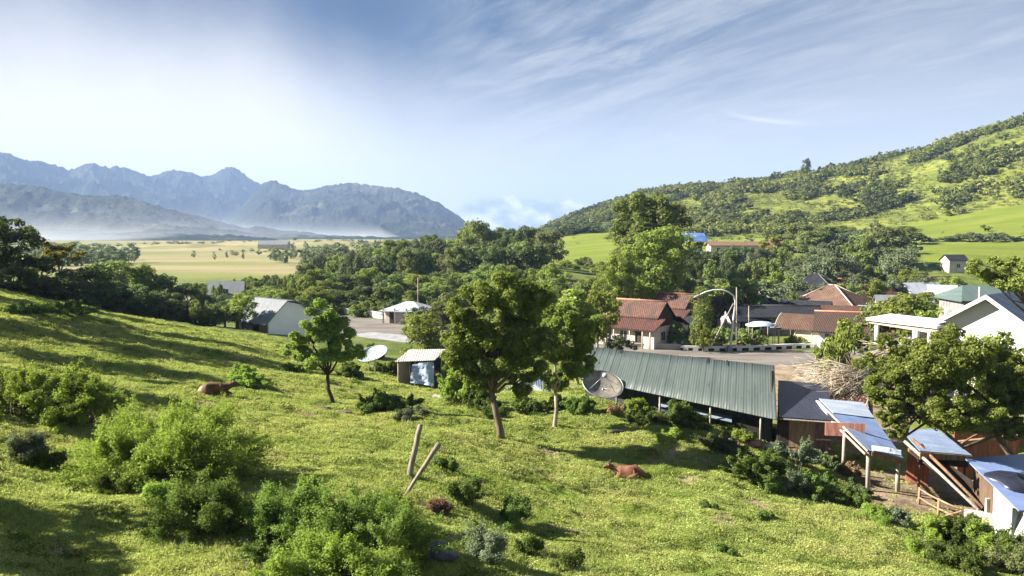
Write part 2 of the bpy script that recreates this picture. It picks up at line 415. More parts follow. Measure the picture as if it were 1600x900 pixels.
# ------------------------------------------------------------------ ground, hillside, mountains
def ground_mat():
    m, nt, out = new_mat('ground_cover'); b = NB(nt); p = b.pos()
    big = b.noise(.035, 4, vec=p); mid = b.noise(.35, 5, .6, vec=p); fine = b.noise(3.2, 6, .65, vec=p); vf = b.noise(16, 4, .6, vec=p)
    g1 = b.mix(b.ramp(mid, .35, .65), (.14, .18, .028), (.25, .29, .055))
    g1 = b.mix(b.ramp(fine, .3, .65, .75, 0), g1, (.075, .105, .012))
    g1 = b.mix(b.ramp(vf, .45, .7, 0, .5), g1, (.25, .27, .08))
    g1 = b.mix(b.ramp(b.noise(1.1, 6, .7, vec=b.map(p, loc=(9, 4, 2))), .63, .72, 0, .7), g1, (.09, .075, .045))
    # the hillside: rough pasture and scrub
    hm = b.noise(.02, 6, .62, vec=p); hf = b.noise(.16, 5, .65, vec=p)
    hg = b.mix(b.ramp(hm, .36, .64), (.12, .145, .026), (.22, .24, .045)); hg = b.mix(b.ramp(hf, .4, .65, .6, 0), hg, (.055, .07, .02))
    # rice fields
    ff = b.mix(b.ramp(b.noise(.09, 4, vec=b.map(p, scale=(.25, 1, 1))), .35, .65), (.12, .155, .02), (.175, .20, .03))
    ff = b.mix(b.ramp(fine, .35, .65, .3, 0), ff, (.07, .105, .014))
    # dry plain
    pf = b.mix(b.ramp(b.noise(.012, 5, .6, vec=b.map(p, scale=(.4, 1, 1))), .38, .62), (.15, .16, .05), (.26, .215, .12))
    # bare earth
    de = b.mix(b.ramp(b.noise(.8, 6, .65, vec=p), .35, .65), (.16, .115, .075), (.30, .225, .155))
    # green between the village houses
    vg = b.mix(b.ramp(b.noise(.25, 5, .6, vec=p), .35, .65), (.06, .09, .018), (.14, .16, .04))
    col = b.mix(b.attr('hill'), g1, hg); col = b.mix(b.attr('village'), col, vg)
    col = b.mix(b.attr('plain'), col, pf); col = b.mix(b.attr('field'), col, ff); col = b.mix(b.attr('dirt'), col, de)
    h = b.math('ADD', b.math('MULTIPLY', fine, .6), b.math('MULTIPLY', vf, .35))
    b.principled(out, col, .95, b.bump(h, .9, .25), spec=.1)
    return m
def land_masks(x, y):
    r = np.hypot(x, y); th = np.arctan2(x, y); px = 800 + np.tan(np.clip(th, -1.2, 1.2)) * FPX
    n1 = fbm(x / 40, y / 40, 3, 77); n2 = fbm(x / 8, y / 8, 3, 55)
    hill = sstep(300, 460, r) * sstep(780, 900, px)
    wob = 22 * n1
    plain_ = sstep(230, 300, y + wob) * (1 - sstep(620, 740, px)) * (1 - sstep(1500, 2300, r))
    village = sstep(78, 90, y + 3 * n2) * (1 - sstep(240, 300, y)) * (1 - sstep(0, 1, plain_))
    village = np.maximum(village, sstep(960, 1060, px + 30 * n2) * sstep(56, 62, y) * (1 - sstep(240, 300, y)))
    # fields: boxes in (bearing, distance) with ragged edges
    def fld(px0, px1, d0, d1): return sstep(px0 - 8, px0 + 8, px + 14 * n2) * (1 - sstep(px1 - 8, px1 + 8, px + 14 * n2)) * sstep(d0 - 3, d0 + 3, y + 4 * n2) * (1 - sstep(d1 - 3, d1 + 3, y + 4 * n2))
    field = np.maximum.reduce([fld(850, 975, 255, 452), fld(1440, 1900, 225, 285), fld(1405, 1900, 306, 372), fld(1040, 1330, 185, 262), fld(1285, 1430, 195, 215)])
    # pasture tongues on the hill
    hf = sstep(.1, .32, fbm(x / 70 + 3, y / 50, 3, 21)) * hill * .2
    field = np.maximum(field, hf * (1 - sstep(800, 900, r)))
    def pxb(a, b_, d0, d1, e=2): return sstep(a - 10, a + 10, px + 25 * n2) * (1 - sstep(b_ - 10, b_ + 10, px + 25 * n2)) * sstep(d0 - e, d0 + e, y + 1.5 * n2) * (1 - sstep(d1 - e, d1 + e, y + 1.5 * n2))
    dirt = np.maximum.reduce([pxb(1335, 1700, 37, 47, 1.0), pxb(1180, 1500, 60, 80, 2), pxb(940, 1250, 96, 101, 1.5), pxb(1280, 1420, 52, 60, 2), pxb(520, 640, 100, 110, 2)*.0])
    dirt = np.maximum(dirt, pxb(1120, 1350, 46, 52, 1) * .8)
    near = (1 - sstep(70, 85, y)) * (1 - sstep(900, 1000, px))
    dirt = np.maximum(dirt, sstep(.30, .42, fbm(x / 3.4 + 5, y / 1.9, 4, 66)) * .9 * (1 - sstep(75, 85, y)))
    # worn brown patch by the slanted posts
    q = P(690, 800, 27); dirt = np.maximum(dirt, np.exp(-((x - q.x) ** 2 + (y - q.y) ** 2) / 1.1) * .8)
    return dict(hill=hill, plain=plain_, village=np.clip(village, 0, 1), field=field, dirt=dirt)
def build_ground():
    r = np.concatenate([np.geomspace(2.2, 10, 50)[:-1], np.geomspace(10, 130, 330)[:-1], np.geomspace(130, 1300, 260)[:-1], np.geomspace(1300, 8600, 30)])
    th = np.concatenate([np.linspace(-180, -42, 40)[:-1], np.linspace(-42, 42, 760)[:-1], np.linspace(42, 180, 40)[:-1]])
    nr, nt_ = len(r), len(th); Rg, T = np.meshgrid(r, np.radians(th), indexing='ij'); x = (Rg * np.sin(T)).ravel(); y = (Rg * np.cos(T)).ravel()
    z = H(x, y); V = np.stack([x, y, z], -1)
    i = np.arange(nr - 1)[:, None] * nt_; j = np.arange(nt_)[None]; j2 = (j + 1) % nt_
    Fq = np.stack([i + j, i + j2, i + nt_ + j2, i + nt_ + j], -1).reshape(-1, 4)[:, ::-1]
    V = np.concatenate([V, [[0, 0, Hz(0, 0.01)]]]); 
    masks = {k: np.concatenate([v, [0]]) for k, v in land_masks(x, y).items()}
    mat = ground_mat()
    fx = V[Fq].mean(1); hillf = masks['hill'][Fq].mean(1) > .5
    def sub(name, sel):
        used = np.unique(Fq[sel]); mp = np.full(len(V), -1); mp[used] = np.arange(len(used))
        me = mesh_from(name, V[used], mp[Fq[sel]], 4, mat, True, {k: v[used] for k, v in masks.items()})
        return link(name, me)
    g = sub('ground', ~hillf); g['kind'] = 'structure'
    h = sub('hillside', hillf); h['kind'] = 'structure'
build_ground()

def mountain_mat():
    m, nt, out = new_mat('mountain_forest'); b = NB(nt); p = b.pos()
    f = b.noise(.0035, 6, .65, vec=p); f2 = b.noise(.03, 5, .7, vec=p); f3 = b.noise(.0018, 4, .6, vec=b.map(p, loc=(3, 5, 1)))
    c = b.mix(b.ramp(f2, .35, .65), (.012, .018, .012), (.028, .034, .02)); c = b.mix(b.ramp(f, .55, .72, 0, .7), c, (.16, .15, .09))
    c = b.mix(b.ramp(f3, .6, .7, 0, .4), c, (.10, .10, .07))
    b.principled(out, c, .95, b.bump(f2, 1.0, 25), spec=.1); return m
def build_mountain(name, table, r0, width, seed, spur=0.5, th_step=.05):
    px = np.array([t[0] for t in table], float); py = np.array([t[1] for t in table], float)
    th0 = math.degrees(math.atan((px[0] - 800) / FPX)); th1 = math.degrees(math.atan((px[-1] - 800) / FPX))
    th = np.radians(np.arange(th0, th1, th_step)); s = np.linspace(-1.25, 1.0, 150)
    T, S = np.meshgrid(th, s, indexing='ij'); pxx = 800 + np.tan(T) * FPX
    bend = 1 + .10 * np.sin(T * 7 + seed); rr = r0 * bend + S * width
    sky = np.interp(pxx, px, py); d = rr * np.cos(T); d0 = r0 * bend * np.cos(T)
    top = CAMZ + (365 - sky) / FPX * d0
    x = rr * np.sin(T); y = rr * np.cos(T)
    prof = np.clip(1 - np.abs(S), 0, 1) ** 0.9; prof = np.where(S < 0, np.clip(1 + S / 1.25, 0, 1) ** 1.15, prof)
    rid = 1 - np.abs(fbm(x / (width * .33), y / (width * .33), 4, seed)) * 2.2
    z = top * prof * (1 - spur * (1 - rid) * np.clip(np.abs(S) * 3, 0, 1))
    z = z + fbm(x / 260, y / 260, 4, seed + 3) * .07 * top * np.clip(prof * 3, 0, 1)
    z = z + (np.abs(fbm(x / 45, y / 45, 2, seed + 8)) * 20 - 6) * np.clip(prof * 4, 0, 1) * r0 / 5000
    z = np.where(prof <= 0, -.5, np.maximum(z, -.5))
    n1, n2 = T.shape; V = np.stack([x, y, z], -1).reshape(-1, 3)
    i = np.arange(n1 - 1)[:, None] * n2; j = np.arange(n2 - 1)[None]
    Fq = np.stack([i + j, i + j + 1, i + n2 + j + 1, i + n2 + j], -1).reshape(-1, 4)
    o = link(name, mesh_from(name, V, Fq, 4, MM, True)); o['kind'] = 'structure'; return o
MM = mountain_mat()
build_mountain('mountains', [(-900,300),(-500,220),(-200,215),(0,240),(30,248),(50,254),(70,253),(110,264),(130,258),(150,253),(175,259),(200,262),(240,275),(258,270),(275,265),(290,266),(320,276),(340,273),(365,263),(385,272),(400,282),(440,300),(500,320),(600,360),(640,372)], 5600, 1500, 3)
build_mountain('mountains', [(300,372),(340,352),(380,322),(410,292),(425,284),(440,290),(470,295),(500,293),(545,287),(575,287),(600,290),(625,293),(650,302),(675,314),(700,327),(735,350),(775,372)], 4300, 1150, 11)
build_mountain('mountains', [(-900,240),(-300,262),(0,281),(50,290),(110,302),(180,306),(200,308),(260,325),(330,342),(400,358),(440,372),(500,380)], 3000, 800, 7)
build_mountain('mountains', [(350,374),(400,352),(430,358),(470,362),(520,368),(600,371),(700,370),(800,368),(900,372)], 2300, 300, 23, .2)

# ------------------------------------------------------------------ air
def volume_box(name, x0, x1, y0, y1, z0, z1, col, dens, aniso, label):
    mb = MB(); mb.box(((x0 + x1) / 2, (y0 + y1) / 2, (z0 + z1) / 2), (x1 - x0, y1 - y0, z1 - z0))
    m, nt, out = new_mat(name); v = nt.nodes.new('ShaderNodeVolumePrincipled')
    v.inputs['Color'].default_value = col + (1,); v.inputs['Density'].default_value = dens; v.inputs['Anisotropy'].default_value = aniso
    nt.links.new(v.outputs[0], out.inputs['Volume'])
    o = mb.build(name, m); o['kind'] = 'stuff'; o['label'] = label; return o
volume_box('haze', -8800, 8800, -8800, 8800, -1.6, 620, (.37, .54, .88), HAZE, .05, 'pale blue air over the whole valley')
def mist_bank():
    """ground mist lying in the valley at the mountains' foot: one closed flat lens of air"""
    n = 64; V = []; rings = [(0, 1.0), (.55, .95), (.85, .6), (1.0, 0.0)]
    cx, cy, ax, ay = -1720, 2250, 1180, 1300
    for k, (rr, hh) in enumerate(rings[1:]):
        for i in range(n):
            a = 2 * math.pi * i / n; w = 1 + .12 * math.sin(3 * a + 1) + .07 * math.sin(7 * a)
            V.append((cx + ax * rr * w * math.cos(a), cy + ay * rr * w * math.sin(a), 1 + 150 * hh * (1 + .2 * math.sin(5 * a + k))))
    V.append((cx, cy, 150)); F_ = []
    for k in range(2):
        for i in range(n): F_.append((k * n + i, (k + 1) * n + i, (k + 1) * n + (i + 1) % n, k * n + (i + 1) % n))
    for i in range(n): F_.append((3 * n, i, (i + 1) % n))
    F_.append(tuple(2 * n + i for i in range(n)))
    mb = MB(); mb.add(V, F_)
    m, nt, out = new_mat('mist'); v = nt.nodes.new('ShaderNodeVolumePrincipled')
    b = NB(nt); sz = b.n('ShaderNodeSeparateXYZ'); b.L.new(b.pos(), sz.inputs[0])
    wav = b.math('MULTIPLY', b.noise(.0016, 3, .5, vec=b.pos()), 90)
    b.L.new(b.math('MULTIPLY', b.math('POWER', 2.718, b.math('DIVIDE', b.math('SUBTRACT', wav, b.math('ADD', sz.outputs[2], 45)), 19)), MIST), v.inputs['Density'])
    v.inputs['Color'].default_value = (.9, .95, 1, 1); v.inputs['Anisotropy'].default_value = .3
    nt.links.new(v.outputs[0], out.inputs['Volume'])
    o = mb.build('mist', m); o['kind'] = 'stuff'; o['label'] = 'white morning mist at the foot of the mountains'
mist_bank()
# ------------------------------------------------------------------ leaves, crowns, trunks
def unit(v): return v / np.maximum(np.linalg.norm(v, axis=-1, keepdims=True), 1e-9)
def leaf_quads(rng, pos, nrm, size, asp=.55, jit=.35):
    """one diamond-shaped leaf at every pos, facing nrm"""
    n = len(pos); nrm = unit(nrm); t = unit(np.cross(nrm, rng.normal(size=(n, 3)))); b = np.cross(nrm, t)
    L = (size * (1 + jit * rng.uniform(-1, 1, n)))[:, None]; W = L * asp
    V = np.stack([pos - t * L * .5, pos + b * W * .5 + nrm * L * .10, pos + t * L * .5, pos - b * W * .5 + nrm * L * .10], 1).reshape(-1, 3)
    return V, np.arange(n * 4).reshape(-1, 4)
def clump_leaves(rng, cen, rad, n, size, up=.45, flat=.8):
    """n leaves spread over the outer shells of the clumps cen/rad"""
    w = rad ** 2; idx = rng.choice(len(cen), n, p=w / w.sum()); d = unit(rng.normal(size=(n, 3)))
    d[:, 2] = np.where((d[:, 2] < -.3) & (rng.random(n) < .5), -d[:, 2], d[:, 2])
    rr = rad[idx] * rng.uniform(.35, 1.0, n) ** .45 * (1 + .16 * rng.normal(size=n))
    pos = cen[idx] + d * rr[:, None] * np.array([1, 1, flat])
    return leaf_quads(rng, pos, d * .8 + rng.normal(size=(n, 3)) * .55 + np.array([0, 0, up]), size)
def crown_clumps(rng, w, h, n, lobes=5, rough=.35, flat_bottom=.55, rmul=1.0):
    """clump centres in an uneven crown of width w and height h whose middle is the origin"""
    out = []; ld = unit(rng.normal(size=(lobes, 3))); ld[:, 2] = ld[:, 2] * .7 + (.25 if flat_bottom < .85 else -.1); lw = rng.uniform(.6, 1.15, lobes)
    while len(out) < n:
        d = unit(rng.normal(size=(1, 3)))[0]
        k = 1 - rough + rough * max((np.dot(d, l) ** 3) * a for l, a in zip(ld, lw)) * 1.6
        r = rng.uniform(.15, 1) ** .4 * min(k, 1.12)
        p = d * r; 
        if p[2] < -flat_bottom + .25 * rng.random(): continue
        out.append(p)
    out = np.array(out); rad = rng.uniform(.13, .24, n) * rmul * (.55 * w + .45 * h) * .5 * (1.25 - .4 * np.linalg.norm(out, axis=1))
    return out * np.array([w / 2 * .86, w / 2 * .86, h / 2 * .88]), rad
def limb_path(rng, a, b, k=4, wob=.1):
    a = Vector(a); b = Vector(b); L = (b - a).length; pts = [a]
    for i in range(1, k):
        t = i / k; p = a.lerp(b, t); p.z += L * .12 * math.sin(math.pi * t) * (1 if rng.random() < .7 else -.5)
        pts.append(p + Vector(rng.normal(size=3)) * L * wob * .5)
    return pts + [b]
def np_tree(rng, h, cw, ch, trunk_r, lean=(0, 0), fork=.45, n_clump=60, n_leaf=20000, leaf=.13, lobes=5, rough=.35, limbs=9, rmul=1.0, up=.45, bottom=.55, n_side=7, flat=.8):
    """returns (trunk MB in local coordinates, leaf V, leaf F)"""
    cen, rad = crown_clumps(rng, cw, ch, n_clump, lobes, rough, bottom, rmul)
    c0 = np.array([lean[0], lean[1], h - ch / 2]); cen = cen + c0
    V, F_ = clump_leaves(rng, cen, rad, n_leaf, leaf, up, flat)
    tr = MB(); fz = max(h - ch, h * fork * .6) + .12 * ch
    fk = Vector((lean[0] * .55, lean[1] * .55, fz))
    mid = Vector((lean[0] * .12 + .04 * h * rng.normal() * .5, lean[1] * .15, fz * .5))
    tr.tube([(0, 0, -.35), (0, 0, .1), mid, fk], [trunk_r * 1.5, trunk_r * 1.15, trunk_r * .95, trunk_r * .8], n_side)
    order = rng.permutation(len(cen))[:limbs]
    for i in order:
        tr.tube(limb_path(rng, fk if rng.random() < .75 else mid.lerp(fk, .7), Vector(cen[i])), [trunk_r * .55, trunk_r * .42, trunk_r * .3, trunk_r * .2, trunk_r * .08], max(4, n_side - 2))
    return tr, V, F_
def place_tree(name, label, cat, loc, tr, V, F_, lmat, bmat, rz=0, group=None, crown='crown'):
    t = thing(name, label, cat, loc, rz, group)
    me = bpy.data.meshes.new('trunk'); me.from_pydata([tuple(v) for v in tr.v], [], tr.f); me.polygons.foreach_set('use_smooth', tr.sm); me.materials.append(bmat); me.update()
    link('trunk', me, t); link(crown, mesh_from(crown, V, F_, 4, lmat), t)
    return t

BARK = wood_mat('bark_brown', (.15, .115, .08)); BARK_PALE = wood_mat('bark_pale', (.34, .29, .22)); BARK_DARK = wood_mat('bark_dark', (.055, .042, .03))
L_MID = leaf_mat('leaf_mid', (.052, .082, .016), (.225, .275, .05))
L_BRIGHT = leaf_mat('leaf_bright', (.07, .11, .012), (.25, .29, .035), .4)
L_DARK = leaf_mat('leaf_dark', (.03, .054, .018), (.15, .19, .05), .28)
L_OLIVE = leaf_mat('leaf_olive', (.055, .075, .022), (.20, .225, .06), .3)
L_GREY = leaf_mat('leaf_grey', (.055, .075, .036), (.17, .20, .085), .28)
L_YEL = leaf_mat('leaf_yellow', (.10, .13, .01), (.30, .27, .03), .4)
L_LAWN = leaf_mat('lawn_leaf', (.17, .215, .03), (.37, .42, .08), .38, patch=(.5, 1.3), meadow=True)
L_BUSH = leaf_mat('bush_leaf', (.08, .14, .010), (.285, .375, .03), .42)
L_BUSHM = leaf_mat('bush_leaf_mid', (.05, .095, .010), (.21, .28, .03), .38)
L_BUSHD = leaf_mat('bush_leaf_dark', (.04, .075, .010), (.15, .205, .025), .35, accent=(.3, .34, .2, 1), acc_amt=.01)
L_SAGE = leaf_mat('sage_leaf', (.06, .085, .035), (.20, .235, .11), .3)
L_DRY = leaf_mat('dry_leaf', (.10, .065, .03), (.27, .185, .09), .3)
L_REDTREE = leaf_mat('bigtree_leaf', (.04, .075, .008), (.25, .325, .035), .36, accent=(.22, .26, .06, 1), acc_amt=.06)

# ------------------------------------------------------------------ the three trees on the lawn, the tree over the sheds
def lawn_tree(px, py, d, h, cw, ch, label, seed, mat, bark, rz=0, **k):
    rng = np.random.default_rng(seed); q = P(px, py, d); z = Hz(q.x, d)
    tr, V, F_ = np_tree(rng, h, cw, ch, k.pop('tr_r', .16), n_side=9, **k)
    return place_tree('tree', label, 'tree', (q.x, d, z), tr, V, F_, mat, bark, rz)
def lobed_tree(px, py, d, label, seed, mat, bark, tr_r, fork, blobs, n_leaf, limbs, leaf=.15, crad=.2, cdens=2.1, lean=0):
    """a tree whose crown is several overlapping leafy masses; blobs are (px, py, rx, ry, depth shift) of each mass"""
    rng = np.random.default_rng(seed); q = P(px, py, d); z = Hz(q.x, d); base = Vector((q.x, d, z)); cen = []; rad = []; mains = []
    for bx, by, rx, ry, dy in blobs:
        c = P(bx, by, d + dy); rx_, rz_ = rx / FPX * d, ry / FPX * d; n = max(6, int(cdens * rx_ * rz_ * 5)); ry_ = rx_ * .9
        mains.append(c - base); k = 0
        while k < n:
            u_ = unit(rng.normal(size=(1, 3)))[0] * rng.uniform(.25, 1) ** .45 * rng.uniform(.8, 1.12)
            cen.append(np.array(c - base) + u_ * np.array([rx_ * .84, ry_ * .84, rz_ * .84])); rad.append(rng.uniform(.6, 1.25) * crad * (rx_ + rz_) * .5 + .12); k += 1
    cen = np.array(cen); rad = np.array(rad); V, F_ = clump_leaves(rng, cen, rad, n_leaf, leaf, .45, .85)
    tr = MB(); fk = P(*fork) - base; mid = fk * .5 + Vector((.08 * rng.normal(), .05, 0))
    tr.tube([(0, 0, -.35), (0, 0, .08), (mid.x * .3, 0, fk.z * .25), mid, fk], [tr_r * 1.7, tr_r * 1.2, tr_r, tr_r * .9, tr_r * .75], 10)
    for c in mains:
        hub = limb_path(rng, fk, c, 4, .08); tr.tube(hub, [tr_r * .6, tr_r * .5, tr_r * .4, tr_r * .32, tr_r * .2], 7)
        dd = np.linalg.norm(cen - np.array(c), axis=1); near_ = np.argsort(dd)[:14]
        for i in rng.permutation(near_)[:limbs]: tr.tube(limb_path(rng, hub[3], Vector(cen[i])), [tr_r * .28, tr_r * .2, tr_r * .14, tr_r * .1, .008], 5)
    return place_tree('tree', label, 'tree', base, tr, V, F_, mat, bark)
L_LIGHTT = leaf_mat('leaf_lawnlight', (.055, .10, .010), (.235, .30, .03), .4)
lobed_tree(520, 632, 48, 'small dark tree with a forked leaning trunk left of the big tree on the grass', 4, L_REDTREE, BARK_DARK, .13, (512, 585, 48),
    [(505, 487, 30, 24, 0), (478, 518, 34, 24, -.5), (522, 520, 34, 30, .4), (540, 548, 30, 24, -.3), (462, 545, 26, 20, .3), (500, 558, 44, 22, 0)], 34000, 4)
lobed_tree(783, 685, 42, 'biggest leafy tree on the grass with a thick pale brown trunk', 12, L_REDTREE, BARK, .19, (768, 612, 42),
    [(785, 462, 58, 36, 0), (735, 480, 40, 38, -.6), (832, 478, 38, 44, .5), (722, 540, 40, 44, .3), (775, 535, 58, 56, 0), (838, 548, 36, 52, -.4), (745, 592, 38, 26, .2), (812, 600, 36, 24, .6)], 90000, 4)
lobed_tree(867, 672, 46, 'slender light green tree on the grass just right of the biggest tree', 23, L_LIGHTT, BARK_PALE, .12, (868, 612, 46),
    [(880, 500, 36, 30, 0), (915, 522, 30, 34, .5), (862, 540, 30, 36, -.3), (902, 565, 38, 30, 0), (872, 592, 30, 20, .3), (848, 585, 18, 18, 0)], 36000, 4)
0 and lawn_tree(520, 632, 48, 6.6, 6.6, 5.0, 'small dark tree with a forked leaning trunk left of the big tree on the grass', 4, L_REDTREE, BARK_DARK, tr_r=.13, lean=(-.55, 0), n_clump=50, n_leaf=24000, leaf=.15, lobes=6, rough=.55, limbs=16, bottom=.5, rmul=.95)
0 and lawn_tree(783, 685, 42, 8.9, 6.9, 7.5, 'biggest leafy tree on the grass with a thick pale brown trunk', 12, L_REDTREE, BARK, tr_r=.18, lean=(-.25, .2), n_clump=150, n_leaf=78000, leaf=.15, lobes=8, rough=.40, limbs=18, bottom=.75, rmul=.85)
0 and lawn_tree(867, 672, 46, 7.8, 5.2, 6.0, 'slender light green tree on the grass just right of the biggest tree', 23, leaf_mat('leaf_lawnlight', (.05, .095, .008), (.19, .25, .024), .4), BARK_PALE, tr_r=.12, lean=(.3, .1), n_clump=70, n_leaf=26000, leaf=.15, lobes=6, rough=.5, limbs=14, bottom=.8, rmul=.85)
def shed_tree():
    rng = np.random.default_rng(31); x, y = 28.2, 43.0; z = Hz(x, y)
    tr = MB(); V = []; F_ = []
    groups = [((P(1465, 578, 40)), 7.6, 4.4, 110, 50000), ((P(1490, 645, 39.5)), 7.6, 2.8, 80, 34000), ((P(1590, 605, 40)), 5.0, 5.4, 70, 30000), ((P(1392, 640, 39.5)), 2.4, 3.0, 30, 11000), ((P(1410, 565, 41)), 3.4, 2.6, 30, 10000), ((P(1402, 672, 38.6)), 1.7, 1.9, 18, 6000), ((P(1550, 652, 40)), 4.0, 2.2, 40, 15000), ((P(1375, 605, 40.5)), 3.2, 3.4, 44, 15000), ((P(1585, 672, 39)), 3.0, 1.8, 26, 9000)]
    base = Vector((x, y, z)); fk = Vector((x - 2.6, y - 1.2, z + 3.4)); tr.tube([(0, 0, -.4), (0, 0, .3), (-.9, -.3, 1.6), fk - base], [.32, .26, .2, .17], 9)
    off = 0
    for c, w, hh, nc, nl in groups:
        cen, rad = crown_clumps(rng, w, hh, int(nc * 1.5), 6, .5, .8, .64); nc = len(cen); cen = cen + np.array(c - base)
        v, f = clump_leaves(rng, cen, rad, nl, .14); V.append(v); F_.append(f + off); off += len(v)
        hub = limb_path(rng, fk - base, c - base + Vector((0, 0, -.2))); tr.tube(hub, [.10, .09, .075, .06, .045], 7)
        for i in rng.permutation(nc)[:7]: tr.tube(limb_path(rng, hub[3], Vector(cen[i])), [.06, .05, .035, .025, .012], 5)
    place_tree('tree', 'wide leafy tree overhanging the blue tin shed roofs', 'tree', base, tr, np.concatenate(V), np.concatenate(F_), leaf_mat('leaf_shedtree', (.05, .085, .008), (.23, .28, .03), .4, accent=(.34, .36, .16, 1), acc_amt=.04), BARK)
shed_tree()
def upper_right_tree():
    rng = np.random.default_rng(37); c = P(1572, 432, 52); x, y = c.x + 4.2, 53; z = Hz(x, y)
    tr, V, F_ = np_tree(rng, c.z - z + 1.6, 7.4, 3.4, .2, lean=(-3.6, -1.0), n_clump=60, n_leaf=20000, leaf=.19, lobes=6, rough=.5, limbs=12, rmul=.85)
    place_tree('tree', 'tall tree reaching in from the right above the white gabled house', 'tree', (x, y, z), tr, V, F_, L_BRIGHT, BARK)
upper_right_tree()

# ------------------------------------------------------------------ bushes made of leafy shoots
def shoots(rng, w, h, n, leaves, size, droop=.15, lobes=4, lift=0.0, tuft=.10):
    """a mound of leafy shoots; returns stems MB (local) and leaf arrays"""
    lc = rng.uniform(-.32, .32, (lobes, 2)) * w; lr = rng.uniform(.45, .8, lobes)
    st = MB(); P_ = []; D_ = []
    K = max(8, n // 7); per = int(leaves * n / K)
    for i in range(K):
        k = rng.integers(lobes); a = rng.uniform(0, 2 * math.pi); e = rng.uniform(.04, 1) ** .7 * math.pi / 2
        R_ = w * .5 * lr[k] * rng.uniform(.7, 1.1); hh = h * (.45 + .6 * lr[k]) * rng.uniform(.6, 1.15)
        tip = np.array([lc[k, 0] + R_ * math.cos(a) * math.cos(e), lc[k, 1] + R_ * math.sin(a) * math.cos(e), lift + hh * math.sin(e)])
        base = np.array([lc[k, 0] * .6 + rng.normal() * .06 * w, lc[k, 1] * .6 + rng.normal() * .06 * w, -.05])
        pr = int(per * rng.uniform(.5, 1.4)); t = 1.02 - np.abs(rng.normal(size=pr)) * .22; t = np.clip(t, .1, 1.1); mid = (base + tip) / 2 + np.array([0, 0, .18 * h])
        p = ((1 - t) ** 2)[:, None] * base + (2 * t * (1 - t))[:, None] * mid + (t ** 2)[:, None] * tip
        cr = (tuft * 1.25 + .05 * w * rng.random()) * rng.uniform(.6, 1.2); q = unit(rng.normal(size=(pr, 3))) * (rng.random(pr) ** .4)[:, None]
        p = p + q * cr * np.array([1, 1, .8]) * (1.15 - .5 * np.clip(t, 0, 1))[:, None] + rng.normal(size=(pr, 3)) * .02; p[:, 2] = np.maximum(p[:, 2], .01)
        P_.append(p); D_.append(q * .9 + rng.normal(size=(pr, 3)) * .5 + np.array([0, 0, .5]))
        if i % 2 == 0:
            m_ = int(pr * .16); k_ = rng.integers(2, 4)
            for _ in range(k_):
                dr = unit((tip - base) + rng.normal(size=3) * .35 * h + np.array([0, 0, .3 * h])); s_ = rng.random(m_ // k_)[:, None]; L_ = .24 * h * rng.uniform(.6, 1.3)
                pp = tip + q[:1] * cr * .6 + dr * s_ * L_ + rng.normal(size=(m_ // k_, 3)) * .035; pp[:, 2] = np.maximum(pp[:, 2], .01)
                P_.append(pp); D_.append(rng.normal(size=(m_ // k_, 3)) * .8 + np.array([0, 0, .4]))
        if i % 2 == 0: st.tube([base, mid, tip], [.02 * h / 1.5 + .006, .012, .003], 4)
    V, F_ = leaf_quads(rng, np.concatenate(P_), np.concatenate(D_), size, .5)
    return st, V, F_
_bushp = {}
def bush(px, py, w, h, label, mat, seed=1, rz=0, leaves=60, n=None, size=.08, group=None, d=None, name='bush', lobes=4):
    """px, py: where the middle of its foot stands on the ground"""
    q = G(px, py) if d is None else Vector((XP(px, d), d, Hz(XP(px, d), d)))
    key = (seed, mat.name, round(size, 3), leaves, n, name)
    sc = max(q.y / 30, .7)
    if key not in _bushp:
        rng = np.random.default_rng(seed + 500)
        st, V, F_ = shoots(rng, w, h, n or int(150 * w * h / sc), leaves, size * sc, lobes=lobes, tuft=.17 * max(1, sc * .7))
        me = bpy.data.meshes.new('stem'); me.from_pydata([tuple(v) for v in st.v], [], st.f); me.materials.append(BARK); me.update()
        _bushp[key] = (mesh_from('foliage', V, F_, 4, mat), me, w, h)
    fo, me, w0, h0 = _bushp[key]
    t = thing(name, label, 'bush', q, rz, group); t.scale = (w / w0, w / w0, h / h0)
    link('foliage', fo, t)
    if len(me.polygons) > 90: link('stem', me, t)
    return t
bush(35, 655, 5.4, 1.9, 'bright green bush at the left edge beside the big bush', L_BUSH, 1, lobes=5)
bush(120, 660, 3.6, 1.5, 'bright bush squeezed between the edge bush and the biggest bush', L_BUSH, 2)
bush(225, 742, 6.8, 2.2, 'biggest bright green bush, dark and woody at its foot', L_BUSH, 3, lobes=7)
bush(15, 725, 1.9, .8, 'low greyish weedy bush in the hollow under the left edge bush', L_SAGE, 4)
bush(70, 735, 1.6, .6, 'low dark weedy bush in front of the left edge bush', L_BUSHD, 5)
bush(255, 800, 1.5, .8, 'small bush of loose shoots under the foot of the biggest bush', L_BUSH, 6)
bush(350, 822, 2.9, 1.25, 'rounded leafy bush between the biggest bush and the tall shoots', L_BUSHD, 7)
bush(440, 832, 3.3, 1.45, 'leafy bush with tall light shoots in the middle of the front thicket', L_BUSHM, 8, lobes=5)
bush(568, 866, 4.0, 1.4, 'feathery bright bush in front of the crossed wooden posts', L_BUSHM, 9, lobes=6)
bush(640, 885, 2.1, 1.1, 'dark leafy bush beside the grey rock at the bottom', L_BUSHD, 10)
bush(505, 908, 2.3, 1.0, 'pale yellow green bush at the bottom edge below the feathery bush', L_BUSH, 11)
bush(415, 880, 1.0, .5, 'small dark bush at the bottom under the tall shoots', L_BUSHD, 12)
bush(770, 880, 1.9, .95, 'sage green bush at the bottom right of the grey rock', L_SAGE, 13)
bush(725, 790, 1.6, .85, 'dark green bush beside the slanted posts', L_BUSHD, 14)
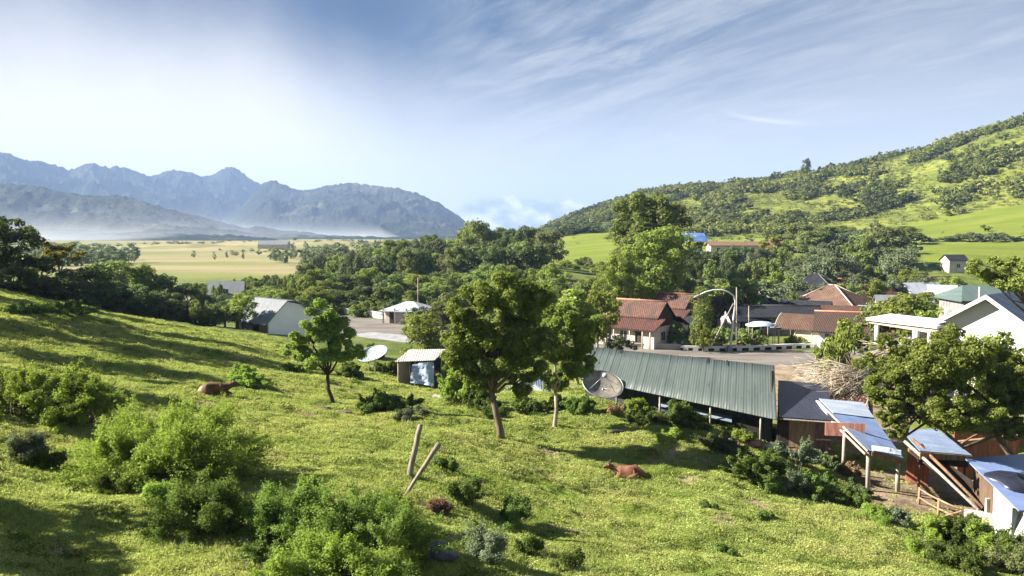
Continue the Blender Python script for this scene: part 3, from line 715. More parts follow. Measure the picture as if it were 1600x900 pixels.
bush(790, 815, 1.7, .75, 'dark spreading bush right of the slanted posts', L_BUSHD, 15)
bush(700, 735, 1.2, .5, 'low dark bush behind the slanted posts', L_BUSHD, 16)
bush(880, 885, 1.5, .4, 'low weedy bush at the bottom edge below the near cow', L_BUSHD, 17)
bush(690, 805, 1.1, .45, 'rusty brown dead brush between the posts and the grey rock', L_DRY, 18, name='dead_bush')
bush(480, 800, 1.6, .9, 'light shoots between the tall shoots and the feathery bush', L_BUSH, 8, rz=2)
bush(610, 830, 1.8, 1.1, 'bright bush just left of the rusty dead brush', L_BUSH, 9, rz=2)
bush(300, 790, 1.4, .8, 'dark bush at the right foot of the biggest bush', L_BUSHD, 12, rz=1)
bush(170, 775, 1.6, .7, 'dark woody bush at the left foot of the biggest bush', L_BUSHD, 10, rz=4)
bush(830, 870, 1.2, .5, 'small dark weedy bush right of the sage green bush', L_BUSHD, 17, rz=3)
bush(575, 905, 1.8, .7, 'bright bush cut by the bottom edge under the feathery bush', L_BUSH, 11, rz=3)
# by the lower village edge
bush(1070, 668, 3.6, 1.5, 'dark glossy bush against the left end of the green roofed hall', L_BUSHD, 19, lobes=5)
bush(1120, 702, 2.2, .9, 'dark brown stemmed bush in front of the green roofed hall', L_OLIVE, 20)
bush(1185, 745, 3.2, 1.3, 'broad weedy bush where the tree shadow ends', L_BUSHD, 21, lobes=6)
bush(1240, 725, 2.2, 1.3, 'pale leafy bush in front of the brown wooden wall', L_SAGE, 22)
bush(1265, 775, 2.3, 1.2, 'dark round bush at the drop left of the shed posts', L_BUSHD, 23)
bush(1300, 735, 1.5, .9, 'shaded bush beside the braced shed post', L_DARK, 24)
bush(1330, 790, 1.8, .8, 'green bush at the foot of the front shed post', L_BUSHD, 25)
bush(1400, 815, 2.2, .7, 'leafy bush below the brown yard', L_SAGE, 26)
bush(1500, 850, 3.2, 1.2, 'wide green bush below the rail fence', L_BUSHD, 27, lobes=6)
bush(1580, 880, 3.0, 1.3, 'thick green bush in the bottom right corner', L_BUSHD, 28, lobes=6)
bush(1440, 870, 1.8, .7, 'yellowish weedy bush left of the corner bush', L_BUSH, 29)
bush(1150, 690, 1.9, .8, 'small leafy bush under the eave of the green roofed hall', L_BUSH, 30)
bush(990, 650, 2.6, .9, 'light leafy bush right of the mesh dish', L_BUSH, 31)
bush(1110, 795, .7, .25, 'tiny dark weed clump on the grass below the near cow', L_BUSHD, 32, n=60, name='weed_clump')
bush(1195, 812, .6, .3, 'dark green weed clump alone on the open grass', L_BUSHD, 33, n=60, name='weed_clump')
bush(1135, 868, .6, .3, 'green weed clump near the bottom edge of the grass', L_BUSHD, 34, n=60, name='weed_clump')
# behind and around the lawn trees
bush(610, 640, 4.2, 1.1, 'wide low bush in front of the white dish', L_BUSHD, 35, lobes=6)
bush(400, 600, 4.4, 1.0, 'low light green bush behind the brown cow', L_BUSH, 36, lobes=6)
bush(460, 585, 3.0, .8, 'low bush left of the small forked tree', L_BUSH, 37)
bush(718, 632, 3.0, 2.2, 'leafy bush under the left side of the biggest tree', L_BUSH, 38, lobes=5)
bush(745, 640, 2.5, 1.3, 'dark bush behind the trunk of the biggest tree', L_BUSHD, 39)
bush(828, 650, 2.6, 1.1, 'bush between the trunks of the biggest and the slender tree', L_BUSHD, 40)
bush(905, 642, 2.4, 1.0, 'dark bush left of the mesh dish', L_BUSHD, 41)
bush(610, 585, 3.0, 1.2, 'shaded bush between the white dish and the hut', L_BUSHD, 42)
bush(712, 578, 4.6, 3.2, 'tall light bush right of the tarpaulin hut', L_BUSH, 43, lobes=6)
bush(585, 560, 3.0, 1.5, 'round bush behind the white dish', L_BUSHD, 44)
bush(90, 490, 5.0, 1.1, 'low dark scrub near the crest at the left', L_BUSHD, 45, n=260, lobes=6)
bush(30, 492, 4.0, .8, 'low scrub at the far left under the tall dark tree', L_BUSHD, 46, n=200)
bush(155, 612, 1.5, .5, 'small light bush above the biggest bush', L_BUSH, 47)

# ------------------------------------------------------------------ trees further off: a few kinds, copied
KINDS = {}
def proto(kind, seed, h, cw, ch, mat, bark, n_leaf, leaf, **k):
    rng = np.random.default_rng(seed); tr, V, F_ = np_tree(rng, h, cw, ch, k.pop('tr_r', .2), n_side=6, **k, n_leaf=n_leaf, leaf=leaf)
    me = bpy.data.meshes.new('trunk'); me.from_pydata([tuple(v) for v in tr.v], [], tr.f); me.materials.append(bark); me.update()
    KINDS.setdefault(kind, []).append((me, mesh_from('crown', V, F_, 4, mat), h, cw))
for i, s in enumerate((101, 102, 103, 104)):
    proto('mid', s, 10, 9, 9.8, L_MID, BARK, 5200, .42, n_clump=46, lobes=6, rough=.4, limbs=6, bottom=.9)
for i, s in enumerate((111, 112, 113)):
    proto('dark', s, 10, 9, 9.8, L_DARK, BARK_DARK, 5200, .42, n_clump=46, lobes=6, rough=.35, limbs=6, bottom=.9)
for i, s in enumerate((121, 122, 123)):
    proto('bright', s, 10, 8, 9.8, L_BRIGHT, BARK_PALE, 5200, .40, n_clump=44, lobes=7, rough=.5, limbs=7, bottom=.9)
for i, s in enumerate((131, 132)):
    proto('olive', s, 10, 9, 9.8, L_OLIVE, BARK, 5000, .42, n_clump=46, lobes=6, rough=.4, limbs=6, bottom=.9)
for i, s in enumerate((141, 142)):
    proto('grey', s, 10, 10, 9.8, L_GREY, BARK, 5000, .42, n_clump=44, lobes=6, rough=.4, limbs=6, bottom=.9)
proto('tall', 151, 12, 5, 10, L_BRIGHT, BARK_PALE, 6000, .36, n_clump=44, lobes=6, rough=.4, limbs=8, bottom=.9)
proto('cypress', 161, 10, 3.4, 9.6, L_MID, BARK, 6000, .24, n_clump=60, lobes=5, rough=.25, limbs=5, bottom=.95, rmul=1.2)
proto('yellow', 171, 10, 6, 6, L_YEL, BARK_PALE, 3000, .4, n_clump=26, lobes=6, rough=.5, limbs=6)
proto('big', 181, 20, 15, 19, L_MID, BARK, 26000, .42, n_clump=150, lobes=8, rough=.38, limbs=14, bottom=.85, rmul=.7, tr_r=.4)
proto('bigolive', 182, 20, 15, 19.5, L_OLIVE, BARK, 26000, .42, n_clump=150, lobes=8, rough=.38, limbs=14, bottom=.9, rmul=.7, tr_r=.4)
proto('bigbright', 183, 16, 12, 15.7, L_BRIGHT, BARK, 20000, .36, n_clump=120, lobes=8, rough=.45, limbs=14, bottom=.9, rmul=.72, tr_r=.3)
proto('low', 191, 5, 8, 4.9, L_MID, BARK, 4500, .34, n_clump=40, lobes=7, rough=.4, limbs=5, bottom=.95)
proto('lowdark', 194, 5, 8, 4.9, L_DARK, BARK, 4500, .34, n_clump=40, lobes=7, rough=.4, limbs=5, bottom=.95)
proto('lowgrey', 192, 5, 8, 4.9, L_GREY, BARK, 4500, .34, n_clump=40, lobes=7, rough=.4, limbs=5, bottom=.95)
proto('lowbright', 193, 5, 8, 4.9, L_BRIGHT, BARK, 4500, .34, n_clump=40, lobes=7, rough=.4, limbs=5, bottom=.95)
TR = random.Random(5)
def far_tree(kind, px, top, wpx, d, label, group=None, name='tree', cat='tree', sink=.3):
    """a tree at bearing px, d metres off, whose crown is wpx photo pixels wide and tops out at photo row top"""
    x = XP(px, d); z = Hz(x, d) - sink; hh = max(P(px, top, d).z - z, 1.2); w = wpx / FPX * d * 1.15
    pr = KINDS[kind][TR.randrange(len(KINDS[kind]))]
    hh *= 1.10 if kind.startswith('big') else 1.05
    t = thing(name, label, cat, (x, d, z), TR.uniform(0, 6.28), group); t.scale = (w / pr[3], w / pr[3], hh / pr[2])
    link('trunk', pr[0], t); link('crown', pr[1], t); return t
# named single trees
far_tree('big', 1014, 283, 142, 150, 'tallest dark round tree above the red tiled houses')
far_tree('bigbright', 1022, 334, 130, 118, 'tall light green tree in front of the tallest dark tree')
far_tree('bigbright', 968, 378, 80, 112, 'leafy tree left of the tall light green tree by the field')
far_tree('cypress', 1099, 438, 34, 96, 'narrow upright tree beside the arched street lamp')
far_tree('lowbright', 1102, 500, 46, 95, 'round clipped bush at the foot of the narrow upright tree', name='bush', cat='bush')
far_tree('dark', 8, 326, 112, 98, 'tall dark tree at the far left edge')
far_tree('yellow', 1205, 368, 40, 225, 'yellow green tree standing behind the reddish wall')
far_tree('bright', 372, 452, 62, 107, 'small yellow green tree left of the white gabled barn')
far_tree('grey', 1156, 388, 60, 205, 'pale feathery tree on the field edge below the reddish wall')
far_tree('bright', 1420, 440, 120, 92, 'bright round tree behind the long red tiled roof')
far_tree('bright', 1480, 462, 90, 88, 'bright tree left of the dull green hipped roof')
far_tree('mid', 1375, 462, 70, 95, 'green tree between the blue walled house and the bright round tree')
far_tree('lowbright', 1335, 494, 120, 66, 'sprawling bush above the dead branches')
far_tree('lowgrey', 1385, 520, 90, 62, 'greyish bush beside the porch column of the white house')
far_tree('bright', 1562, 498, 120, 55, 'pale leaved tree in front of the white gable')
far_tree('bright', 662, 478, 84, 80, 'light green tree left of the biggest tree beside the road')
far_tree('tall', 895, 432, 84, 78, 'upright tree behind the slender lawn tree')
far_tree('bright', 935, 440, 74, 90, 'yellowish upright tree left of the red tiled house')
far_tree('mid', 850, 440, 80, 86, 'dark green tree right behind the biggest lawn tree')
far_tree('lowbright', 905, 520, 70, 74, 'leafy bush at the left end of the green roof', name='bush', cat='bush')
far_tree('lowgrey', 968, 520, 50, 93, 'dusty bush in front of the white wall of the red tiled house', name='bush', cat='bush')
far_tree('lowdark', 1064, 497, 50, 99, 'dark leafy shrub at the right side of the red tiled veranda house', name='bush', cat='bush')
far_tree('low', 1130, 505, 44, 100, 'green shrub behind the leaning timber', name='bush', cat='bush')
far_tree('lowbright', 1245, 522, 50, 99.5, 'green shrub in front of the open barn', name='bush', cat='bush')
far_tree('mid', 1296, 500, 56, 101, 'small leafy tree between the open barn and the long mossy roof')
far_tree('mid', 1215, 470, 54, 116, 'dark leafy tree behind the tin awning')
far_tree('low', 1180, 508, 60, 99, 'low hedge bush under the tin awning', name='bush', cat='bush')
far_tree('olive', 690, 470, 60, 118, 'dull green tree over the small white roofed house')
far_tree('lowgrey', 655, 476, 70, 121, 'dusty bush against the small white roofed house', name='bush', cat='bush')
far_tree('low', 618, 478, 50, 133, 'green bush over the pale roadside wall', name='bush', cat='bush')
far_tree('grey', 1243, 430, 90, 140, 'hazy grey green tree left of the dark hipped roof')
far_tree('mid', 1160, 420, 80, 118, 'dark tree behind the street lamp')
far_tree('grey', 1205, 430, 80, 128, 'grey green tree behind the long dark roof')
far_tree('olive', 1060, 440, 50, 112, 'olive tree behind the second red tiled house')
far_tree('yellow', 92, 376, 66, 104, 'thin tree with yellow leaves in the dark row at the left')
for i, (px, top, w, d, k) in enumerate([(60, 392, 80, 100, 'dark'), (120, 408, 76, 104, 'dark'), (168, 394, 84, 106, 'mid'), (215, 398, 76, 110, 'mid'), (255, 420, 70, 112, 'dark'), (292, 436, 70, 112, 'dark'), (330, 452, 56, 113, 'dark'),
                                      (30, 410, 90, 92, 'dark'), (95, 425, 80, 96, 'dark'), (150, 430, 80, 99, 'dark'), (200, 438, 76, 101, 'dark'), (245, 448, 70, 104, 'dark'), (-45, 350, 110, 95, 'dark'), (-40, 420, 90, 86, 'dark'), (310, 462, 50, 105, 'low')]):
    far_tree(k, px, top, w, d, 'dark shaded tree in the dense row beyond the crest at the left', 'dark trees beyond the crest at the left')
for i in range(26):
    px = -40 + i * 15.5; far_tree('lowdark', px, 436 + i * 1.6 + TR.uniform(-10, 6), 62, 90 + i * .75 + TR.uniform(-2, 2), 'dark low bush closing the foot of the dense row at the left', 'dark low bushes under the row at the left', name='bush', cat='bush')
# trees that stand just out of the picture on the left and shade the slope
for x, y, h_ in [(-47, 65, 20), (-52, 60, 19), (-58, 72, 21), (-63, 82, 18), (-32.5, 41, 8.5), (-40, 51, 12), (-20.5, 18.5, 6.5), (-68, 90, 18)]:
    pr = KINDS['dark'][TR.randrange(3)]; t = thing('tree', 'tree left of the picture shading the slope', 'tree', (x, y, Hz(x, y) - .3), TR.uniform(0, 6), 'shade trees on the slope')
    t.scale = (.9, .9, h_ / 10); link('trunk', pr[0], t); link('crown', pr[1], t)
# the valley wood: rows of trees, back to front
ROWS = [  # px0, px1, d0, d1, top at px0, top at px1, crown px, kinds, count, label, group
    (560, 735, 225, 260, 372, 352, 46, ['dark', 'mid', 'grey'], 9, 'distant bushy tree at the left end of the valley wood', 'trees at the left end of the valley wood'),
    (735, 862, 225, 270, 336, 345, 50, ['mid', 'olive', 'dark'], 10, 'tree on the wooded knoll in the middle of the valley', 'trees on the wooded knoll'),
    (740, 860, 180, 215, 362, 372, 58, ['dark', 'mid', 'dark'], 7, 'dark round tree below the wooded knoll', 'dark trees below the wooded knoll'),
    (470, 600, 185, 215, 392, 385, 44, ['mid', 'olive', 'grey'], 9, 'tree on the edge of the yellow plain', 'trees at the edge of the yellow plain'),
    (560, 720, 180, 215, 385, 372, 52, ['dark', 'mid', 'olive'], 9, 'tree in the middle of the valley wood', 'trees in the middle of the valley wood'),
    (470, 870, 150, 178, 420, 402, 50, ['mid', 'dark', 'mid', 'bright'], 20, 'green tree in the second row behind the road', 'second row of trees behind the road'),
    (400, 900, 137, 152, 446, 425, 48, ['mid', 'bright', 'mid', 'dark'], 22, 'green tree in the front row behind the roadside wall', 'front row of trees behind the road'),
    (700, 960, 112, 128, 438, 428, 52, ['mid', 'bright', 'olive'], 11, 'tree between the road and the bright field', 'trees between the road and the bright field'),
    (380, 480, 124, 140, 452, 446, 36, ['low', 'mid', 'bright'], 7, 'leafy tree behind the white gabled barn', 'trees behind the white gabled barn'),
    (1062, 1215, 205, 245, 378, 382, 40, ['dark', 'grey', 'dark'], 8, 'dark blue green tree before the reddish wall', 'dark trees before the reddish wall'),
    (1225, 1420, 215, 300, 350, 345, 60, ['grey', 'mid', 'olive'], 12, 'grey green tree at the foot of the right hill', 'trees at the foot of the right hill'),
    (1250, 1430, 160, 205, 392, 380, 60, ['grey', 'grey', 'mid'], 10, 'hazy grey green tree behind the village roofs', 'hazy trees behind the village roofs'),
    (1340, 1500, 140, 165, 418, 424, 48, ['grey', 'bright', 'mid'], 7, 'tree among the small roofs at the right', 'trees among the small roofs at the right'),
    (1440, 1640, 288, 300, 366, 362, 26, ['lowgrey', 'dark'], 14, 'dark bush in the hedge between the two fields', 'hedge bushes between the two fields'),
    (860, 985, 455, 480, 352, 345, 26, ['mid', 'dark', 'grey'], 10, 'tree in the dark row behind the bright field', 'trees behind the bright field'),
    (470, 720, 134, 142, 472, 462, 36, ['low', 'lowbright', 'lowgrey'], 13, 'low bush in front of the valley wood behind the roadside wall', 'low bushes in front of the valley wood'),
    (1230, 1430, 172, 200, 418, 408, 50, ['lowgrey', 'low', 'lowgrey'], 11, 'low grey green bush behind the village roofs', 'low bushes behind the village roofs'),
    (1070, 1220, 196, 206, 404, 402, 36, ['lowdark', 'low'], 8, 'low dark bush before the reddish wall', 'low dark bushes before the reddish wall'),
    (1220, 1420, 212, 290, 372, 362, 44, ['lowgrey', 'low', 'lowgrey'], 16, 'low bush under the trees at the foot of the right hill', 'low bushes at the foot of the right hill'),
    (870, 980, 262, 300, 402, 400, 30, ['lowbright', 'low'], 4, 'small round bush inside the bright field', 'small bushes inside the bright field'),
    (860, 960, 260, 290, 408, 412, 34, ['low', 'lowbright'], 5, 'bush along the near edge of the bright field', 'bushes along the near edge of the bright field'),
    (1060, 1240, 150, 178, 425, 425, 50, ['lowbright', 'lowgrey', 'low'], 9, 'light bush in the rough field behind the street lamp', 'bushes in the rough field behind the street lamp'),
    (1230, 1330, 120, 150, 448, 430, 40, ['mid', 'grey'], 4, 'tree between the dark roofs', 'trees between the dark roofs'),
    (1390, 1530, 110, 135, 452, 440, 46, ['bright', 'mid'], 5, 'tree behind the white house and the green hipped roof', 'trees behind the white house'),
    (40, 205, 260 + 40, 430, 374, 380, 56, ['grey'], 12, 'x', 'x'),
    (470, 760, 300, 420, 380, 366, 46, ['grey'], 16, 'x', 'x'),
    (430, 760, 330, 480, 384, 376, 24, ['grey', 'mid', 'dark'], 16, 'far tree in the belt behind the valley wood', 'far trees behind the valley wood'),
    (440, 760, 620, 900, 377, 372, 14, ['grey', 'dark', 'lowgrey'], 24, 'hazy tree in the farthest belt across the plain', 'hazy trees across the plain'),
    (-60, 215, 620, 950, 381, 384, 17, ['grey', 'dark', 'lowgrey'], 22, 'misty tree far beyond the dark row at the left', 'misty trees far beyond the dark row'),
    (205, 420, 860, 990, 379, 377, 8, ['lowgrey', 'low', 'grey'], 22, 'tiny hazy bush on the far edge of the yellow plain', 'tiny bushes on the far edge of the plain'),
    (100, 190, 400, 460, 386, 388, 30, ['grey'], 4, 'faint misty tree beyond the dark row at the left', 'misty trees beyond the dark row'),
    (300, 480, 380, 640, 391, 388, 9, ['low', 'lowgrey', 'grey'], 9, 'tiny lone tree out on the yellow plain', 'lone trees on the yellow plain'),
    (290, 470, 150, 215, 440, 425, 24, ['low', 'lowgrey', 'lowbright'], 20, 'small bush at the near edge of the yellow plain', 'bushes at the near edge of the yellow plain'),
]
BELT = []
for px0, px1, d0, d1, t0, t1, wp, kinds, cnt, lab, grp in ROWS:
    if d0 >= 300:
        BELT.append((px0, px1, d0, d1, t0, t1, wp, cnt * 2)); continue
    for i in range(cnt):
        f = (i + TR.uniform(.1, .9)) / cnt; px = px0 + (px1 - px0) * f
        far_tree(kinds[TR.randrange(len(kinds))], px, t0 + (t1 - t0) * f + TR.uniform(-7, 13) * wp / 50, wp * TR.uniform(.8, 1.45), TR.uniform(d0, d1), lab, grp)

# ------------------------------------------------------------------ scrub and woodland on the hill: nobody could count it
def hill_wood():
    rng = np.random.default_rng(77); protos = []
    for k in range(6):
        cen, rad = crown_clumps(rng, 1, .8, 12, 5, .4, .8, 1.3); protos.append(clump_leaves(rng, cen + np.array([0, 0, .38]), rad, 95, .19, .45)[0].reshape(-1, 4, 3))
    n = 90000; th = np.radians(rng.uniform(2.0, 42, n)); r = rng.uniform(330 ** 2, 1100 ** 2, n) ** .5
    x = r * np.sin(th); y = r * np.cos(th); m = land_masks(x, y)
    clump = fbm(x / 48, y / 38, 4, 41); open_ = sstep(.16, .34, fbm(x / 100 + 9, y / 60, 3, 101))
    big = sstep(.02, .16, clump + .18 * sstep(600, 900, r))
    keep = rng.random(n) < (big * .62 + (1 - big) * .62) * m['hill'] * (1 - sstep(.25, .5, m['field']) * .95) * (1 - .75 * open_) * (r / 1000) ** .3
    x, y, big, r = x[keep], y[keep], big[keep], r[keep]; z = H(x, y); n = len(x)
    sz = rng.uniform(5.0, 10.5, n) * big + rng.uniform(1.8, 4.4, n) * (1 - big)
    # keep only what can face the camera
    Vs = [[], [], []]
    tone = fbm(x / 60, y / 60, 3, 61) * .8 + rng.normal(size=n) * .16 - .22 * (big - .35)
    for i in range(n):
        p = protos[rng.integers(6)]; p = p if sz[i] > 4.4 else p[:42] * np.array([1, 1, .7]); a = rng.uniform(0, 6.28); c, s = math.cos(a), math.sin(a)
        q = p @ np.array([[c, s, 0], [-s, c, 0], [0, 0, 1]]) * sz[i] * np.array([1, 1, rng.uniform(.6, 1.0)]) + np.array([x[i], y[i], z[i] - .3])
        Vs[0 if tone[i] < -.25 else (1 if tone[i] < .05 else 2)].append(q)
    return Vs, n
def belt():
    rng = np.random.default_rng(88); out = []; protos = []
    for k in range(5):
        cen, rad = crown_clumps(rng, 1, .8, 16, 5, .4, .8, 1.1); protos.append(clump_leaves(rng, cen + np.array([0, 0, .36]), rad, 420, .10, .45)[0].reshape(-1, 4, 3))
    for px0, px1, d0, d1, t0, t1, wp, cnt in BELT:
        for i in range(cnt):
            f = rng.random(); px = px0 + (px1 - px0) * f; d = rng.uniform(d0, d1); x = XP(px, d); z = Hz(x, d); w = wp * rng.uniform(.7, 1.5) / FPX * d
            hh = max(P(px, t0 + (t1 - t0) * f + rng.uniform(-3, 4), d).z - z, w * .35); a = rng.uniform(0, 6.28); c, s = math.cos(a), math.sin(a)
            out.append(protos[rng.integers(5)] @ np.array([[c, s, 0], [-s, c, 0], [0, 0, 1]]) * np.array([w, w, hh * 1.25]) + np.array([x, d, z]))
    v = np.concatenate(out).reshape(-1, 3); o = link('woodland', mesh_from('woodland', v, np.arange(len(v)).reshape(-1, 4), 4, L_GREY)); o['kind'] = 'stuff'; o['label'] = 'hazy far off tree belts around the yellow plain'
belt()
HV, HN = hill_wood()
for Vs, mt, lab in zip(HV, (leaf_mat('hill_leaf_dark', (.035, .05, .018), (.11, .135, .04), .25, patch=(.02, 1.2)), leaf_mat('hill_leaf_mid', (.075, .10, .025), (.20, .235, .055), .3, patch=(.02, 1.2)), leaf_mat('hill_leaf_light', (.11, .14, .025), (.25, .26, .06), .3, patch=(.02, 1.2))),
                       ('dark woodland covering the right hill', 'green scrub covering the right hill', 'light scrub covering the right hill')):
    v = np.concatenate(Vs).reshape(-1, 3); o = link('woodland', mesh_from('woodland', v, np.arange(len(v)).reshape(-1, 4), 4, mt)); o['kind'] = 'stuff'; o['label'] = lab
far_tree('grey', 1258, 243, 16, 655, 'lone flat topped tree standing up on the skyline of the right hill', sink=0)

# ------------------------------------------------------------------ grass
def grass(name, label, tuft_specs, n, dmin, dmax, seed, smin, smax, mats, keepfn=None):
    rng = np.random.default_rng(seed)
    px = rng.uniform(-140, 1740, n); d = np.exp(rng.uniform(math.log(dmin), math.log(dmax), n)) if dmax > 60 else rng.uniform(dmin, dmax, n)
    x = (px - 800) / FPX * d; y = d; m = land_masks(x, y)
    keep = (H(x, y, False) > .04) & (rng.random(n) > m['dirt'] * .97) & (rng.random(n) > m['village'] * .8)
    if keepfn is not None: keep &= keepfn(rng, x, y)
    x, y = x[keep], y[keep]; z = H(x, y); sc = rng.uniform(smin, smax, len(x)) * (1 + .5 * fbm(x / 1.2, y / 1.2, 2, 3)) * np.clip(y / 30, .8, 2.2) ** .55
    col = bpy.data.collections.new(name + '_tufts')
    for i, (V, F_) in enumerate(tuft_specs):
        o = bpy.data.objects.new(name + '_tuft', mesh_from(name + '_tuft', V, F_, 4, mats[i % len(mats)])); col.objects.link(o)
    me = mesh_from(name, np.stack([x, y, z], -1), np.zeros((0, 4)), 4, None, False, {'sc': sc}); o = link(name, me); o['kind'] = 'stuff'; o['label'] = label
    ng = bpy.data.node_groups.new(name, 'GeometryNodeTree'); N = ng.nodes; L = ng.links
    ng.interface.new_socket('Geometry', in_out='INPUT', socket_type='NodeSocketGeometry'); ng.interface.new_socket('Geometry', in_out='OUTPUT', socket_type='NodeSocketGeometry')
    gi = N.new('NodeGroupInput'); go = N.new('NodeGroupOutput'); ip = N.new('GeometryNodeInstanceOnPoints'); ci = N.new('GeometryNodeCollectionInfo')
    ci.inputs['Collection'].default_value = col; ci.inputs['Separate Children'].default_value = True; ci.inputs['Reset Children'].default_value = True
    rv = N.new('FunctionNodeRandomValue'); rv.data_type = 'FLOAT_VECTOR'; rv.inputs[0].default_value = (-.25, -.25, 0); rv.inputs[1].default_value = (.25, .25, 6.28)
    at = N.new('GeometryNodeInputNamedAttribute'); at.data_type = 'FLOAT'; at.inputs[0].default_value = 'sc'
    m2p = N.new('GeometryNodeMeshToPoints'); L.new(gi.outputs[0], m2p.inputs[0]); L.new(m2p.outputs[0], ip.inputs['Points'])
    L.new(ci.outputs[0], ip.inputs['Instance']); ip.inputs['Pick Instance'].default_value = True
    L.new(rv.outputs[0], ip.inputs['Rotation']); L.new(at.outputs[0], ip.inputs['Scale']); L.new(ip.outputs[0], go.inputs[0])
    md = o.modifiers.new('grass', 'NODES'); md.node_group = ng; return o
def tuft(seed, n, spread, height, size, up, asp=.5):
    rng = np.random.default_rng(seed); a = rng.uniform(0, 6.28, n); r = spread * rng.random(n) ** .6
    pos = np.stack([r * np.cos(a), r * np.sin(a), height * rng.uniform(.1, 1, n) * (1 - .5 * (r / spread) ** 2)], -1)
    return leaf_quads(rng, pos, rng.normal(size=(n, 3)) * .6 + np.array([0, 0, up]), size, asp)
def blades(seed, n, spread, height, w):
    rng = np.random.default_rng(seed); V = []
    for i in range(n):
        a, b = rng.uniform(0, 6.28, 2); r = spread * rng.random(); p = np.array([r * math.cos(a), r * math.sin(a), 0]); h = height * rng.uniform(.5, 1)
        lean = np.array([math.cos(b), math.sin(b), 0]) * h * rng.uniform(.1, .6); s = np.array([-math.sin(b), math.cos(b), 0]) * w / 2
        V += [p - s, p + s, p + lean * .5 + np.array([0, 0, h * .65]) + s * .7, p + lean + np.array([0, 0, h])]
    V = np.array(V); return V, np.arange(len(V)).reshape(-1, 4)
GT = [tuft(1, 22, .22, .09, .075, .9), tuft(2, 22, .22, .12, .085, .7), tuft(3, 18, .18, .10, .10, .6, .35), blades(4, 16, .12, .17, .022)]
grass('grass', 'short bright leafy grass covering the near slope', GT, 480000, 12.5, 95, 5, .5, 1.0, [L_LAWN])
WT = [tuft(11, 60, .35, .26, .10, .5), tuft(12, 60, .30, .32, .11, .4), tuft(13, 50, .4, .22, .10, .6)]
def hum(rng, x, y): return rng.random(len(x)) < sstep(.02, .4, fbm(x / 2.2, y / 1.4, 3, 15)) * .9
grass('weeds', 'darker weedy patches scattered through the grass', WT, 42000, 14, 90, 6, .3, .85, [leaf_mat('weed_leaf', (.045, .08, .010), (.17, .215, .025), .35, patch=(.8, 1.2))], hum)

TG = [blades(21, 26, .20, .42, .03), blades(22, 26, .25, .34, .035), tuft(23, 40, .3, .4, .09, .5, .4)]
def tallmask(rng, x, y): return rng.random(len(x)) < sstep(.18, .5, fbm(x / 4.5, y / 3.5, 3, 83)) * .8
grass('tall_grass', 'patches of taller pale grass and seedling weeds on the slope', TG, 16000, 13, 90, 9, .4, .95, [leaf_mat('tall_grass_blade', (.12, .15, .03), (.36, .38, .10), .4)], tallmask)
for i, (px, py, w, h, m_, sd, lab) in enumerate([
    (1010, 662, 2.4, .7, L_BUSHD, 21, 'dark weedy bush left of the dark glossy bush at the hall'), (1040, 690, 2.2, .6, L_BUSH, 22, 'light weedy bush in front of the dark glossy bush'), (1150, 720, 2.4, .9, L_OLIVE, 23, 'brownish bush beside the rubble below the hall'),
    (1205, 768, 2.2, .9, L_BUSHD, 24, 'leafy bush just above the open grass left of the yard'), (1290, 770, 1.8, .9, L_BUSHD, 25, 'bush halfway between the shed posts and the grass'), (1345, 775, 1.6, .6, L_DARK, 26, 'dark bush right beside the front shed post'),
    (1320, 745, 1.8, .8, L_DRY, 20, 'dry brown brush heaped under the blue roofed shed'), (1275, 722, 1.6, .8, L_OLIVE, 19, 'dull brush behind the braced shed post'), (1225, 760, 2.0, .9, L_SAGE, 4, 'pale shrubby bush below the brown wooden wall'),
    (1365, 812, 1.6, .7, L_BUSH, 6, 'bright bush at the lower end of the brown yard'), (1455, 835, 2.2, .9, L_BUSH, 7, 'light green bush between the rail fence and the open grass'), (1540, 870, 2.6, 1.2, L_BUSH, 8, 'bright leafy bush between the wide bush and the corner bush'),
    (1500, 890, 2.2, 1.0, L_BUSHD, 9, 'dark leafy bush at the bottom edge near the right corner'), (1595, 905, 2.2, 1.2, L_OLIVE, 10, 'brownish bush in the very corner at the bottom right'), (1100, 660, 2.0, 1.0, L_BUSHD, 16, 'dark bush against the middle of the hall wall'),
    (1160, 668, 2.0, .9, L_BUSHD, 15, 'bush against the right part of the hall wall'), (960, 648, 1.8, .6, L_DRY, 18, 'reddish weeds at the foot of the mesh dish'), (1210, 690, 1.6, .8, L_SAGE, 13, 'grey green bush at the right corner of the hall'),
    (770, 655, 2.0, .8, L_BUSHD, 14, 'shady bush just behind the thick trunk'), (700, 605, 2.6, 1.6, L_BUSH, 36, 'bright bush between the hut and the biggest tree'), (860, 640, 2.2, .9, L_BUSHD, 39, 'shady bush behind the slender trunk'),
    (540, 590, 3.0, 1.1, L_BUSHD, 41, 'dark bush right behind the forked tree'), (640, 655, 2.0, .6, L_SAGE, 4, 'greyish weeds between the forked tree and the hut')]):
    bush(px, py, w, h, lab, m_, sd, rz=i * 1.3)
